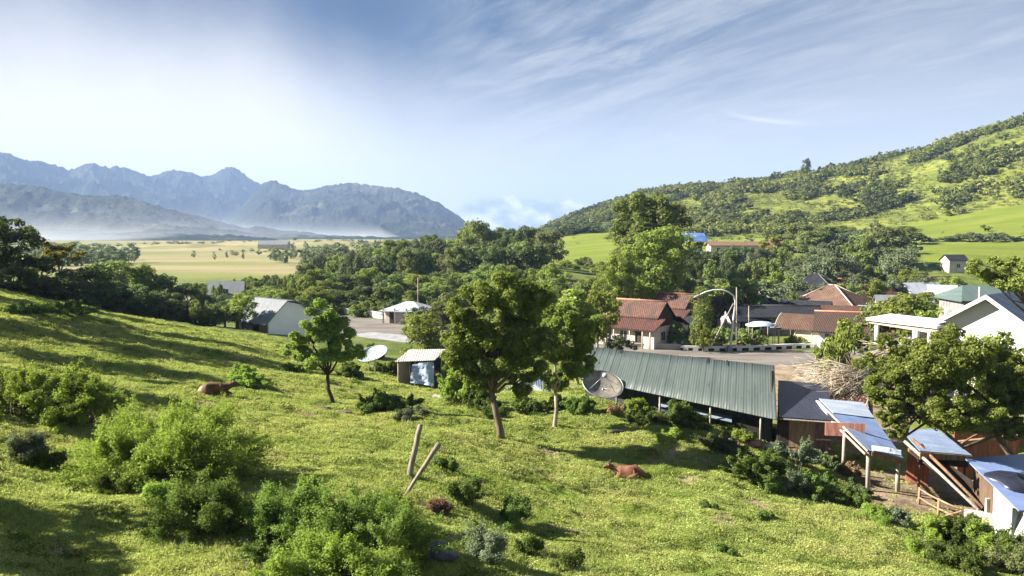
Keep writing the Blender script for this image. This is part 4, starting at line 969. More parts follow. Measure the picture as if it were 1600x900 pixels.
# ------------------------------------------------------------------ road, kerb, roadside wall
ASPH, nt_, out_ = new_mat('worn_road'); _b = NB(nt_); _p = _b.pos()
_c1 = _b.mix(_b.ramp(_b.noise(.35, 5, .6, vec=_b.map(_p, scale=(.35, 1, 1))), .35, .65), (.115, .10, .088), (.18, .158, .138))
_c1 = _b.mix(_b.ramp(_b.noise(2.2, 6, .7, vec=_p), .5, .7, 0, .4), _c1, (.075, .065, .06))
_b.principled(out_, _c1, .9, _b.bump(_b.noise(9, 4, vec=_p), .3, .03), spec=.2)
CONC = plain('pale_concrete', (.24, .24, .245), .9, .25, .8, stain=(.16, .15, .13), stain_amt=.5)
WHITE = plain('white_paint', (.60, .59, .56), .7, .06, .7, stain=(.5, .46, .40), stain_amt=.35)
CREAM = plain('cream_paint', (.48, .43, .33), .8, .10, .9, stain=(.36, .30, .22), stain_amt=.4)
PINKW = plain('pinkish_whitewash', (.50, .44, .38), .85, .12, .6, stain=(.34, .28, .22), stain_amt=.55)
DARKV = plain('dark_inside', (.015, .014, .014), .9, .3, 1)
GLASS = plain('dark_window_glass', (.02, .025, .03), .12, .2, 1, spec=.6)
STONE = plain('grey_stone', (.22, .21, .20), .9, .4, 2.2, stain=(.07, .07, .06), stain_amt=.6, bump=.5)
WOODB = wood_mat('brown_boards', (.20, .12, .07)); WOODD = wood_mat('dark_boards', (.06, .045, .035)); WOODG = wood_mat('weathered_grey_wood', (.38, .33, .27)); WOODT = wood_mat('tan_boards', (.36, .24, .14)); WOODO = wood_mat('orange_red_boards', (.30, .12, .06))
def strip(name, center, widths, mat, lift=.012, step=1.0):
    """a sheet draped over the ground along a line"""
    pts = [Vector((a, b, 0)) for a, b in center]; P2 = []; W2 = []
    for i in range(len(pts) - 1):
        k = max(1, int((pts[i + 1] - pts[i]).length / step))
        for j in range(k):
            t = j / k; p0 = pts[max(i - 1, 0)]; p1 = pts[i]; p2 = pts[i + 1]; p3 = pts[min(i + 2, len(pts) - 1)]
            P2.append(.5 * ((2 * p1) + (p2 - p0) * t + (2 * p0 - 5 * p1 + 4 * p2 - p3) * t * t + (3 * p1 - p0 - 3 * p2 + p3) * t ** 3)); W2.append(widths[i] * (1 - t) + widths[i + 1] * t)
    P2.append(pts[-1]); W2.append(widths[-1]); V = []; m = 9
    for i, p in enumerate(P2):
        t = (P2[min(i + 1, len(P2) - 1)] - P2[max(i - 1, 0)]).normalized(); nn = Vector((-t.y, t.x, 0))
        for j in range(m):
            q = p + nn * W2[i] * (j / (m - 1) - .5); V.append((q.x, q.y, Hz(q.x, q.y) + lift))
    F_ = [(i * m + j, i * m + j + 1, (i + 1) * m + j + 1, (i + 1) * m + j) for i in range(len(P2) - 1) for j in range(m - 1)]
    o = link(name, mesh_from(name, V, F_, 4, mat, True)); o['kind'] = 'structure'; return P2, W2
RC, RW = strip('road', [(-78, 176), (-45, 146), (-27, 127), (-14, 113), (0, 103), (12, 95), (22, 90.5), (31, 90), (42, 92), (60, 97), (90, 108)], [9, 10, 13, 16, 12, 10, 9.5, 10, 10, 10, 10], ASPH)
strip('pavement', [(XP(560, 112), 112), (XP(600, 109), 109), (XP(650, 105), 105), (XP(700, 102), 102)], [4.5, 5, 5, 4], CONC, .016)
strip('path', [(XP(1165, 84), 84), (XP(1230, 83), 83), (XP(1300, 82), 82), (XP(1360, 81), 81)], [6.5, 8, 9, 9], plain('packed_earth', (.22, .165, .115), .95, .25, .5, stain=(.2, .15, .11), stain_amt=.5), .006)

def wall_along(name, label, pts, h, t, mat, group=None, cap=None, cap_over=.06, posts=None, gaps=None, post_mat=None):
    base = Vector((pts[0][0], pts[0][1], Hz(*pts[0]))); th = thing(name, label, 'wall', base, 0, group)
    mb = MB(); cb = MB()
    for i in range(len(pts) - 1):
        a = Vector((pts[i][0], pts[i][1], Hz(*pts[i]))); b = Vector((pts[i + 1][0], pts[i + 1][1], Hz(*pts[i + 1]))); d = (b - a); n = Vector((-d.y, d.x, 0)).normalized() * t / 2
        mb.add([a - n - Vector((0, 0, .3)), b - n - Vector((0, 0, .3)), b + n - Vector((0, 0, .3)), a + n - Vector((0, 0, .3)), a - n + Vector((0, 0, h)), b - n + Vector((0, 0, h)), b + n + Vector((0, 0, h)), a + n + Vector((0, 0, h))], [(0,1,5,4),(2,3,7,6),(4,5,6,7),(0,3,2,1),(0,4,7,3),(1,2,6,5)])
        if cap:
            n2 = n * (1 + 2 * cap_over / t); z0 = Vector((0, 0, h + .002)); z1 = Vector((0, 0, h + .09))
            cb.add([a - n2 + z0, b - n2 + z0, b + n2 + z0, a + n2 + z0, a - n2 + z1, b - n2 + z1, b + n2 + z1, a + n2 + z1], [(0,1,5,4),(2,3,7,6),(4,5,6,7),(0,3,2,1),(0,4,7,3),(1,2,6,5)])
    mb.build('wall_body', mat, th)
    if cap: cb.build('coping', cap, th)
    if posts:
        for k in posts:
            i = min(int(k), len(pts) - 2); f = k - i; x = pts[i][0] * (1 - f) + pts[i + 1][0] * f; y = pts[i][1] * (1 - f) + pts[i + 1][1] * f; z = Hz(x, y)
            MB().box((x, y, z + (h + .25) / 2 - .1), (t * 1.7, t * 1.7, h + .45)).build('pillar', post_mat or mat, th, bevel=.02)
    return th
wall_along('boundary_wall', 'long pale wall on the far side of the road with square pillars', [(XP(518, 141), 141), (XP(560, 137), 137), (XP(600, 131), 131), (XP(640, 123), 123), (XP(668, 117), 117)], .95, .25, PINKW, cap=WHITE, posts=[0, .5, 1, 1.5, 2, 2.5, 3, 3.5, 4])
wall_along('low_wall', 'low cream wall in front of the red tiled house', [(XP(948, 98.4), 98.4), (XP(1000, 97.6), 97.6), (XP(1066, 96.6), 96.6)], .55, .2, PINKW, cap=CREAM)
# black and white roadside parapet: white rail over dark openings
kp = [(XP(1066, 95.8), 95.8), (XP(1110, 95.3), 95.3), (XP(1160, 95.6), 95.6), (XP(1210, 96.6), 96.6), (XP(1255, 97.8), 97.8), (XP(1292, 98.8), 98.8)]
kb = thing('roadside_parapet', 'low white parapet with dark openings along the far edge of the road', 'parapet', (kp[0][0], kp[0][1], 0))
rail = MB(); back = MB()
for i in range(len(kp) - 1):
    a = Vector((*kp[i], 0)); b = Vector((*kp[i + 1], 0)); n = Vector((-(b - a).y, (b - a).x, 0)).normalized() * .16
    for (z0, z1, w, m_) in ((.34, .58, 1.0, rail), (-.2, .338, .5, back)):
        m_.add([a - n * w + Vector((0,0,z0)), b - n * w + Vector((0,0,z0)), b + n * w + Vector((0,0,z0)), a + n * w + Vector((0,0,z0)), a - n * w + Vector((0,0,z1)), b - n * w + Vector((0,0,z1)), b + n * w + Vector((0,0,z1)), a + n * w + Vector((0,0,z1))], [(0,1,5,4),(2,3,7,6),(4,5,6,7),(0,3,2,1),(0,4,7,3),(1,2,6,5)])
rail.build('rail', WHITE, kb); back.build('back_wall', DARKV, kb)
tot = 14
for k in range(tot):
    f = (k + .5) / tot * (len(kp) - 1); i = int(f); f -= i; a = Vector((*kp[i], 0)); b = Vector((*kp[i + 1], 0)); p = a.lerp(b, f); yaw = math.atan2((b - a).y, (b - a).x)
    MB().box((p.x, p.y, .1), (.62, .34, .5), Matrix.Rotation(yaw, 3, 'Z')).build('block', WHITE, kb)

# ------------------------------------------------------------------ houses
class Frame:
    def __init__(s, x, y, z, yaw): s.o = Vector((x, y, z)); s.c = math.cos(yaw); s.s = math.sin(yaw); s.yaw = yaw
    def __call__(s, x, y, z): return s.o + Vector((x * s.c - y * s.s, x * s.s + y * s.c, z))
    def dir(s, x, y): return Vector((x * s.c - y * s.s, x * s.s + y * s.c, 0))
def roof_gable(name, F, L, prof, t, mat, parent, label=None, over=0, ridge_mat=None, tier=None):
    """prof: (y, z) points from the front eave over the ridge to the back eave; extruded along x"""
    mb = MB(); n = len(prof); L2 = L / 2 + over
    top = prof; low = [(y, z - t) for y, z in prof]; vs = []
    for x in (-L2, L2): vs += [F(x, y, z) for y, z in top] + [F(x, y, z) for y, z in low]
    m = 2 * n; fs = []
    for i in range(n - 1): fs += [(i, i + 1, m + i + 1, m + i), (n + i + 1, n + i, m + n + i, m + n + i + 1), (i, n + i, n + i + 1, i + 1), (m + i, m + i + 1, m + n + i + 1, m + n + i)]
    fs += [(0, m, m + n, n), (n - 1, 2 * n - 1, m + 2 * n - 1, m + n - 1)]
    mb.add(vs, fs); r = mb.build(name, mat, parent, label)
    if ridge_mat is not None:
        k = max(range(n), key=lambda i: prof[i][1]); y, z = prof[k]
        MB().tube([F(-L2 - .02, y, z + .02), F(L2 + .02, y, z + .02)], .11, 6).build('ridge_cap', ridge_mat, r)
    return r
def roof_hip(name, F, L, W, ze, zr, over, t, mat, parent, ridge_mat=None, ridge=None, label=None):
    a = L / 2 + over; b = W / 2 + over; rl = (L - W) / 2 if ridge is None else ridge
    E = [F(-a, -b, ze), F(a, -b, ze), F(a, b, ze), F(-a, b, ze)]; E2 = [p - Vector((0, 0, t)) for p in E]; R0, R1 = F(-rl, 0, zr), F(rl, 0, zr)
    mb = MB(); mb.add(E + E2 + [R0, R1], [(0, 1, 9, 8), (1, 2, 9), (2, 3, 8, 9), (3, 0, 8), (0, 4, 5, 1), (1, 5, 6, 2), (2, 6, 7, 3), (3, 7, 4, 0), (7, 6, 5, 4)])
    r = mb.build(name, mat, parent, label)
    if ridge_mat is not None:
        rb = MB()
        for p, q in ((R0, R1), (R0, E[0]), (R0, E[3]), (R1, E[1]), (R1, E[2])):
            if (p - q).length > .1: rb.tube([p + Vector((0,0,.02)), q + Vector((0,0,.02))], .10, 5)
        rb.build('ridge_cap', ridge_mat, r)
    return r
def walls(F, L, W, h, mat, parent, gable=None, t=.18, name='wall', z0=-.4):
    """a shell of four walls; gable = ridge height makes the two short ends rise to it"""
    mb = MB()
    a, b = L / 2, W / 2
    mb.wallpoly([F(-a, -b, z0), F(a, -b, z0), F(a, -b, h), F(-a, -b, h)], t, F.dir(0, 1))
    mb.wallpoly([F(-a, b, z0), F(a, b, z0), F(a, b, h), F(-a, b, h)], t, F.dir(0, -1))
    for s in (-1, 1):
        pts = [F(s * a, -b + t + .003, z0), F(s * a, b - t - .003, z0), F(s * a, b - t - .003, h)] + ([F(s * a, 0, gable)] if gable else []) + [F(s * a, -b + t + .003, h)]
        mb.wallpoly(pts, t, F.dir(-s, 0))
    return mb.build(name, mat, parent)
def window(F, x, z, w, h, W, parent, side='front', frame=None, L=None, pane=None):
    frame = frame or WHITE; pane = pane or GLASS
    fb = MB(); pb = MB()
    if side == 'front': at = lambda u, v, o: F(x + u, -W / 2 - o, z + v)
    elif side == 'right': at = lambda u, v, o: F(L / 2 + o, x + u, z + v)
    else: at = lambda u, v, o: F(-L / 2 - o, x - u, z + v)
    def bar(u0, u1, v0, v1, o0, o1, mb):
        mb.add([at(u0, v0, o0), at(u1, v0, o0), at(u1, v1, o0), at(u0, v1, o0), at(u0, v0, o1), at(u1, v0, o1), at(u1, v1, o1), at(u0, v1, o1)], [(0,1,2,3),(4,7,6,5),(0,4,5,1),(1,5,6,2),(2,6,7,3),(3,7,4,0)])
    f = .07
    bar(-w/2 - f, -w/2, 0, h, -.02, .05, fb); bar(w/2, w/2 + f, 0, h, -.02, .05, fb); bar(-w/2 - f, w/2 + f, h, h + f, -.02, .055, fb); bar(-w/2 - f * 1.5, w/2 + f * 1.5, -f, 0, -.02, .09, fb)
    bar(-.02, .02, 0, h, .004, .04, fb)
    bar(-w/2, w/2, 0, h, -.02, .006, pb)
    o = fb.build('window', frame, parent); pb.build('pane', pane, o); return o
def door(F, x, w, h, W, parent, side='front', mat=None, L=None, z=0.0):
    mb = MB()
    at = (lambda u, v, o: F(x + u, -W / 2 - o, z + v)) if side == 'front' else (lambda u, v, o: F(L / 2 + o, x + u, z + v))
    mb.add([at(-w/2, 0, -.03), at(w/2, 0, -.03), at(w/2, h, -.03), at(-w/2, h, -.03), at(-w/2, 0, .04), at(w/2, 0, .04), at(w/2, h, .04), at(-w/2, h, .04)], [(0,1,2,3),(4,7,6,5),(0,4,5,1),(1,5,6,2),(2,6,7,3),(3,7,4,0)])
    return mb.build('door', mat or WOODD, parent)

T_RED = tile_mat('red_clay_tiles', (.12, .062, .046), (.06, .042, .034), .95)
T_RED2 = tile_mat('dark_red_clay_tiles', (.085, .036, .028), (.045, .03, .026), .9)
T_ORANGE = tile_mat('orange_brown_tiles', (.12, .072, .053), (.2, .12, .08), .5)
T_DARK = tile_mat('dark_tiles', (.020, .022, .028), (.04, .038, .038), .5)
T_BROWN = tile_mat('brown_tiles', (.095, .052, .036), (.12, .08, .06), .6)
TIN_BLUE = tin_mat('bluish_tin', (.26, .30, .38), rust_amt=.3)
TIN_WHITE = tin_mat('pale_tin', (.36, .38, .42), rust_amt=.35)
TIN_GREY = tin_mat('old_grey_tin', (.17, .18, .19), rust=(.10, .09, .08), rust_amt=.6)
TIN_DARK = tin_mat('dark_slate_tin', (.024, .027, .042), rust=(.02, .02, .03), rust_amt=.3)
TIN_GREEN = tin_mat('dull_green_tin', (.085, .12, .11), rust=(.10, .13, .12), rust_amt=.2)
RIDGE_R = plain('ridge_tile_red', (.40, .17, .11), .8); RIDGE_D = plain('ridge_tile_dark', (.10, .09, .09), .8); RIDGE_P = plain('ridge_tile_pale', (.55, .42, .34), .8)

# red tiled house with a stepped roof
def stepped_house(px, d, yaw, L, W, ze, zr, label, windows=True, k=1.0):
    F = Frame(XP(px, d), d, 0, yaw); t = thing('house', label, 'house', F.o, 0)
    y1 = W * .27
    roof_gable('roof', F, L, [(-W / 2 - .7, ze - .35), (-y1, ze + .75), (-y1 + .003, ze + .85)], .12, T_RED2, t, 'darker red lower roof over the front veranda', over=.5)
    roof_gable('roof', F, L * .84, [(-y1 - .15, ze + .9), (0, zr), (y1 + .15, ze + .9)], .13, T_RED, t, 'steep faded red upper roof', over=.25, ridge_mat=RIDGE_R)
    roof_gable('roof', F, L, [(y1 - .003, ze + .85), (y1, ze + .75), (W / 2 + .7, ze - .35)], .12, T_RED2, t, over=.5)
    walls(F, L, W, ze - .12, PINKW, t)
    mb = MB()
    for s in (-1, 1): mb.wallpoly([F(s * L * .42, -y1, ze - .1), F(s * L * .42, y1, ze - .1), F(s * L * .42, y1, ze + .85), F(s * L * .42, .05, zr - .25), F(s * L * .42, -.05, zr - .25), F(s * L * .42, -y1, ze + .85)], .1, F.dir(-s, 0))
    mb.build('gable_wall', WOODD, t)
    if windows:
        for x in (-L * .30, -L * .02): window(F, x, .85, 1.0, 1.15, W, t, frame=WHITE)
        door(F, L * .24, 1.0, 2.05, W, t, mat=WOODD)
        for x in (-L * .46, -L * .16, L * .12, L * .34, L * .47): MB().tube([F(x, -W / 2 - .5, -.2), F(x, -W / 2 - .5, ze - .38)], .08, 6).build('column', CREAM, t)
        for x in (-L * .2, L * .2): window(F, x, .9, 1.0, 1.1, W, t, 'right', L=L)
    return t
stepped_house(1003, 102, R(-40), 8.2, 7.6, 2.75, 5.55, 'red tiled house with a stepped roof and white veranda')
stepped_house(1056, 109, R(-40), 5.6, 6.4, 3.2, 5.9, 'second red tiled house half hidden behind the veranda house', windows=True)

def hip_house(name, px, d, yaw, L, W, ze, zr, over, rmat, wmat, label, ridge_mat=None, nwin=2, ridge=None, z=0, dr=True, cat='house'):
    F = Frame(XP(px, d), d, z, yaw); t = thing(name, label, cat, F.o, 0)
    roof_hip('roof', F, L, W, ze, zr, over, .14, rmat, t, ridge_mat, ridge); walls(F, L, W, ze - .14, wmat, t)
    for i in range(nwin): window(F, (i - (nwin - 1) / 2) * L / max(nwin, 1) * .8 + .4, .9, .95, 1.1, W, t)
    if dr: door(F, -L * .3 if nwin < 3 else 0.0, .95, 2.0, W, t)
    window(F, -W * .15, .9, .9, 1.0, W, t, 'right', L=L)
    return F, t
F, t = hip_house('house', 1302, 127, R(-42), 9.0, 8.2, 2.9, 5.9, .7, T_ORANGE, WHITE, 'house with a hipped orange brown roof and white walls', RIDGE_P, 2, ridge=.5)
MB().wallpoly([F(4.53, -2.6, -.2), F(4.53, 3.6, -.2), F(4.53, 3.6, 2.3), F(4.53, -2.6, 2.3)], .05, F.dir(1, 0)).build('side_wall', plain('blue_paint', (.10, .22, .50), .7, .15), t, 'blue painted side wall')
F, t = hip_house('house', 1276, 150, R(-30), 7.4, 6.8, 3.4, 6.6, .6, T_DARK, PINKW, 'house with a dark hipped roof behind the orange roofed house', RIDGE_D, 2, ridge=.4)
F = Frame(XP(1338, 166), 166, 0, R(4)); t = thing('house', 'small house with a flat looking red roof behind the dark hipped roof', 'house', F.o)
roof_gable('roof', F, 6.6, [(-2.8, 2.75), (0, 4.75), (2.8, 2.75)], .12, T_RED2, t, over=.3, ridge_mat=RIDGE_R); walls(F, 6.4, 4.8, 2.9, CREAM, t, gable=4.4); window(F, 0, 1.1, 1, 1, 4.8, t); window(F, -2, 1.1, 1, 1, 4.8, t)
F = Frame(XP(1222, 112), 112, 0, R(-7)); t = thing('house', 'long low building with a dark roof behind the tin awning', 'house', F.o)
roof_gable('roof', F, 10.2, [(-2.6, 2.55), (0, 3.95), (2.6, 2.55)], .12, T_DARK, t, over=.3, ridge_mat=RIDGE_D); walls(F, 9.8, 4.4, 2.6, STONE, t, gable=3.7)
for x in (-3, 0, 3): window(F, x, .9, 1, 1.1, 4.4, t)
F = Frame(XP(1193, 120), 120, 0, R(-7)); t = thing('house', 'small dark roofed house behind the long low building', 'house', F.o)
roof_hip('roof', F, 5.6, 4.4, 3.1, 4.7, .4, .12, T_DARK, t, RIDGE_D); walls(F, 5.4, 4.2, 3.0, WHITE, t); window(F, 0, 1, .9, 1, 4.2, t)
for i, (px, d, yaw, L, W, ze, zr, m_, lab) in enumerate([
    (1252, 133, -20, 5.5, 4.6, 2.6, 4.4, T_DARK, 'dark roofed house squeezed between the long low building and the orange roof'),
    (1180, 131, 14, 5.0, 4.2, 2.3, 3.7, T_BROWN, 'small brown roofed house behind the long dark roof'),
    (1345, 143, 22, 6.0, 4.8, 2.5, 4.3, T_BROWN, 'brown roofed house right of the blue painted wall'),
    (1402, 131, -12, 5.6, 4.4, 2.4, 4.0, TIN_GREY, 'grey tin roofed house among the trees by the pale roofs'),
    (1228, 158, 5, 6.0, 5.0, 2.8, 4.8, T_DARK, 'dark roofed house left of the dark hipped roof'),
    (1164, 112, 8, 5.0, 4.2, 2.3, 3.9, T_DARK, 'dark roofed house just right of the street lamp'),
    (1262, 117, -30, 6.4, 5.0, 2.4, 4.3, T_DARK, 'dark roofed house behind the brown open barn'),
    (1318, 112, -14, 6.0, 4.8, 2.2, 4.0, T_BROWN, 'brown roofed house behind the long mossy roof'),
    (1210, 141, 18, 5.6, 4.6, 2.6, 4.5, T_RED2, 'weathered red roof left of the dark hipped roof'),
    (1380, 150, -8, 5.6, 4.4, 2.6, 4.5, T_RED2, 'weathered red roof in the trees right of the small red roof'),
    (1420, 118, 20, 5.2, 4.2, 2.4, 4.0, T_BROWN, 'brown roof low in the trees left of the white porch'),
    (1108, 121, -20, 6.0, 5.0, 2.6, 4.6, T_RED2, 'red roofed house showing between the narrow tree and the second red house')]):
    F = Frame(XP(px, d), d, 0, R(yaw)); t = thing('house', lab, 'house', F.o)
    roof_gable('roof', F, L, [(-W / 2 - .5, ze - .3), (0, zr), (W / 2 + .5, ze - .3)], .12, m_, t, over=.4); walls(F, L, W, ze - .1, PINKW if i % 2 else WHITE, t, gable=zr - .25)
    window(F, -L * .2, .9, .9, 1, W, t); door(F, L * .2, .9, 1.9, W, t)
# open barn with an arched pale front
F = Frame(XP(1268, 101.5), 101.5, 0, R(-34)); t = thing('barn', 'open fronted barn with a sagging brown roof and pale curved gable board', 'barn', F.o)
roof_gable('roof', F, 6.2, [(-3.3, 2.15), (-2.1, 3.05), (-.9, 3.6), (0, 3.78), (.9, 3.6), (2.1, 3.05), (3.3, 2.15)], .10, T_BROWN, t, over=.35, ridge_mat=None)
mb = MB(); pr = [(-3.35, 2.15), (-2.1, 3.08), (-.9, 3.63), (0, 3.82), (.9, 3.63), (2.1, 3.08), (3.35, 2.15)]
for i in range(6):
    (y0, z0), (y1, z1) = pr[i], pr[i + 1]; mb.wallpoly([F(-3.47, y0, z0 - .34), F(-3.47, y1, z1 - .34), F(-3.47, y1, z1), F(-3.47, y0, z0)], .06, F.dir(-1, 0))
mb.build('bargeboard', CREAM, t)
MB().wallpoly([F(3.0, -2.8, -.2), F(3.0, 2.8, -.2), F(3.0, 2.8, 2.3), F(3.0, 0, 3.5), F(3.0, -2.8, 2.3)], .12, F.dir(1, 0)).build('wall', WOODD, t)
for s in (-1, 1):
    for x in (-3, -1, 1): MB().tube([F(x, s * 2.85, -.2), F(x, s * 2.85, 2.35)], .1, 6).build('post', CREAM if s < 0 else WOODB, t)
MB().wallpoly([F(-.9, -2.9, -.2), F(3.0, -2.9, -.2), F(3.0, -2.9, 2.2), F(-.9, -2.9, 2.2)], .1, F.dir(0, 1)).build('wall', CREAM, t)
# long red tiled roof
F = Frame(XP(1352, 97), 97, 0, R(-24)); t = thing('house', 'long house with a mossy red tiled roof behind the sprawling bushes', 'house', F.o)
roof_gable('roof', F, 10.0, [(-3.4, 2.3), (0, 4.45), (3.4, 2.3)], .14, tile_mat('mossy_brown_red_tiles', (.075, .042, .034), (.05, .042, .03), .9), t, over=.5, ridge_mat=RIDGE_R); walls(F, 9.6, 5.8, 2.55, WHITE, t, gable=4.1)
for x in (-3.6, -1, 1.6, 4): window(F, x, .9, 1, 1.1, 5.8, t)
# awning and round canopy
t = thing('awning', 'long flat bluish tin awning on thin posts', 'awning', (XP(1245, 104), 104, 0))
cs = [P(1198, 506, 105), P(1286, 498, 107), P(1290, 504, 101.5), P(1206, 513, 100)]
MB().slab(cs, .05).build('roof', TIN_BLUE, t)
for c in cs: MB().tube([Vector((c.x * .999 + (.2 if c is cs[0] or c is cs[3] else -.2), c.y, -.2)), Vector((c.x * .999 + (.2 if c is cs[0] or c is cs[3] else -.2), c.y, c.z - .05))], .05, 6).build('post', WOODG, t)
t = thing('canopy', 'pale blue grey cloth canopy beside the tin awning', 'canopy', (XP(1190, 99), 99, 0))
mb = MB(); c = P(1190, 505, 99.5); n = 16; V = [c + Vector((0, 0, .25))]
for rr, dz in ((1.0, .1), (1.9, -.25)):
    for i in range(n):
        a = 2 * math.pi * i / n; V.append(c + Vector((math.cos(a) * rr * 1.05, math.sin(a) * rr * .9, dz + .07 * math.sin(3 * a))))
Fc = [(0, 1 + i, 1 + (i + 1) % n) for i in range(n)] + [(1 + i, 1 + n + i, 1 + n + (i + 1) % n, 1 + (i + 1) % n) for i in range(n)]
V2 = [v - Vector((0, 0, .03)) for v in V]; m_ = len(V)
mb.add(V + V2, Fc + [tuple(m_ + k for k in reversed(f)) for f in Fc] + [(1 + n + i, m_ + 1 + n + i, m_ + 1 + n + (i + 1) % n, 1 + n + (i + 1) % n) for i in range(n)], True); mb.build('cloth', plain('grey_blue_cloth', (.34, .38, .46), .8, .1), t)
for dx, dy in ((-1.4, -.9), (1.4, -.9), (-1.2, 1.1), (1.2, 1.1)): MB().tube([(c.x + dx, c.y + dy, -.2), (c.x + dx, c.y + dy, c.z - .12)], .05, 6).build('pole', WOODG, t)
MB().box((XP(1176, 101), 101, .75), (3.6, .2, 1.9)).build('screen', plain('red_cloth', (.35, .10, .07), .9), t, 'reddish cloth screen behind the poles')

# white gabled house at the right
dW = 68
t = thing('house', 'white gabled house with a dark blue tin roof and flat porch', 'house', (XP(1530, dW), dW, 0))
C0 = P(1478, 497, 67); F = Frame(C0.x, C0.y, 0, R(-48)); wf = F; zB = 9.1; xa = 3.2; xr = 7.6
MB().wallpoly([wf(0, 0, -.4), wf(xr, 0, -.4), wf(xr, 0, 5.75), wf(xa, 0, zB - .24), wf(0, 0, 6.85)], .2, F.dir(0, 1)).build('wall', WHITE, t)
MB().wallpoly([wf(0, .203, -.4), wf(0, 8, -.4), wf(0, 8, 6.8), wf(0, .203, 6.8)], .2, F.dir(1, 0)).build('wall', WHITE, t)
MB().wallpoly([wf(xr, .203, -.4), wf(xr, 8, -.4), wf(xr, 8, 5.7), wf(xr, .203, 5.7)], .2, F.dir(-1, 0)).build('wall', WHITE, t)
MB().slab([wf(-.7, -.7, 6.62), wf(xa + .02, -.7, zB), wf(xa + .02, 8.3, zB), wf(-.7, 8.3, 6.62)], .12).build('roof', TIN_DARK, t)
MB().slab([wf(xa + .023, -.7, zB), wf(xr + .7, -.7, 5.4), wf(xr + .7, 8.3, 5.4), wf(xa + .023, 8.3, zB)], .12).build('roof', tin_mat('dark_blue_sheets', (.07, .10, .15), rust_amt=.1, axis=1, pitch=1.2), t)
for x0, z0, x1, z1 in ((-.75, 6.62, xa, zB + .03), (xa + .003, zB + .03, xr + .75, 5.4)):
    MB().wallpoly([wf(x0, -.75, z0 - .36), wf(x1, -.75, z1 - .36), wf(x1, -.75, z1), wf(x0, -.75, z0)], .08, F.dir(0, -1)).build('bargeboard', WHITE, t)
MB().slab([wf(-6.0, -1.6, 6.62), wf(-.1, -1.6, 6.40), wf(-.1, 3.4, 6.45), wf(-6.0, 3.4, 6.65)], .24).build('porch_roof', WHITE, t)
MB().wallpoly([wf(-5.8, -1.45, 6.15), wf(-.1, -1.45, 5.70), wf(-.1, -1.45, 6.14), wf(-5.8, -1.45, 6.36)], .2, F.dir(0, 1)).build('beam', CREAM, t)
for x, w in ((-5.2, .30), (-1.9, .42), (-.75, .34)): MB().box(wf(x, -1.2, 2.72), (w, w, 6.85), Matrix.Rotation(R(-48), 3, 'Z')).build('column', WHITE, t, bevel=.02)
MB().box(wf(-3.0, .9, 2.75), (5.6, 5.0, .25), Matrix.Rotation(R(-48), 3, 'Z')).build('porch_floor', WHITE, t)
MB().wallpoly([wf(-4.6, 3.2, 2.9), wf(-.1, 3.2, 2.9), wf(-.1, 3.2, 6.35), wf(-4.6, 3.2, 6.35)], .15, F.dir(0, 1)).build('back_wall', STONE, t)
MB().box(wf(-1.35, .2, 4.1), (.6, .1, 2.4), Matrix.Rotation(R(-48), 3, 'Z')).build('door', WOODT, t)
w_ = MB().box(wf(-.5, .3, 4.3), (.8, .1, 1.5), Matrix.Rotation(R(-48), 3, 'Z')).build('window', WOODG, t); MB().box(wf(-.5, .23, 4.3), (.62, .05, 1.3), Matrix.Rotation(R(-48), 3, 'Z')).build('pane', GLASS, w_)
for k in range(2): MB().tube([wf(-5.2, -1.35, 3.3 + .4 * k), wf(-.2, -1.35, 3.3 + .4 * k)], .035, 5).build('railing', WHITE, t)
vp = wf(1.5, 3.0, 7.5); MB().tube([vp, vp + Vector((0, 0, 2.0))], .07, 6).build('vent_pipe', WHITE, t)
F2, t2 = hip_house('house', 1538, 84, R(-4), 6.2, 5.4, 7.2, 8.6, .4, TIN_GREEN, STONE, 'dull green hipped roof behind the white gabled house', None, 3, ridge=2.0)
# cluster of pale tin roofs, small roofs near it
for i, (px, d, yaw, L, W, ze, zr, m_, lab) in enumerate([
    (1440, 150, 12, 7.0, 5.0, 3.3, 4.9, TIN_WHITE, 'pale tin roofed house left in the group of small roofs'),
    (1475, 146, -24, 4.4, 4.4, 3.0, 4.7, TIN_WHITE, 'white tin roofed house right in the group of small roofs'),
    (1456, 139, 6, 4.6, 3.4, 2.2, 3.3, TIN_BLUE, 'low bluish tin roof in front of the pale ones'),
    (1476, 172, 4, 4.6, 4, 3.2, 4.9, T_RED2, 'little house with a red roof behind the pale tin roofs'),
    (1376, 118, -28, 5.0, 4.0, 2.2, 3.4, TIN_BLUE, 'small bluish tin roof among the trees right of the blue walled house'),
    (1492, 214, 4, 5.0, 4, 3.2, 4.4, T_DARK, 'tiny dark roof at the edge of the lower field'),
    (352, 176, 16, 7.0, 6, 1.2, 3.6, TIN_GREY, 'house with a grey tin roof far behind the small yellow green tree'),
    (428, 660, 0, 24, 10, 3.5, 6.5, TIN_GREY, 'lone grey shed far out on the yellow plain')]):
    zg = Hz(XP(px, d), d); F = Frame(XP(px, d), d, zg, R(yaw)); t = thing('house' if i != 7 else 'shed', lab, 'house' if i != 7 else 'shed', F.o)
    roof_gable('roof', F, L, [(-W / 2 - .4, ze - .3), (0, zr), (W / 2 + .4, ze - .3)], .1, m_, t, over=.3); walls(F, L, W, ze - .15, WHITE if i < 4 else PINKW, t, gable=zr - .25)
    window(F, 0, 1, 1, 1, W, t)
    if i in (0, 3): window(F, -2, 1, 1, 1, W, t)
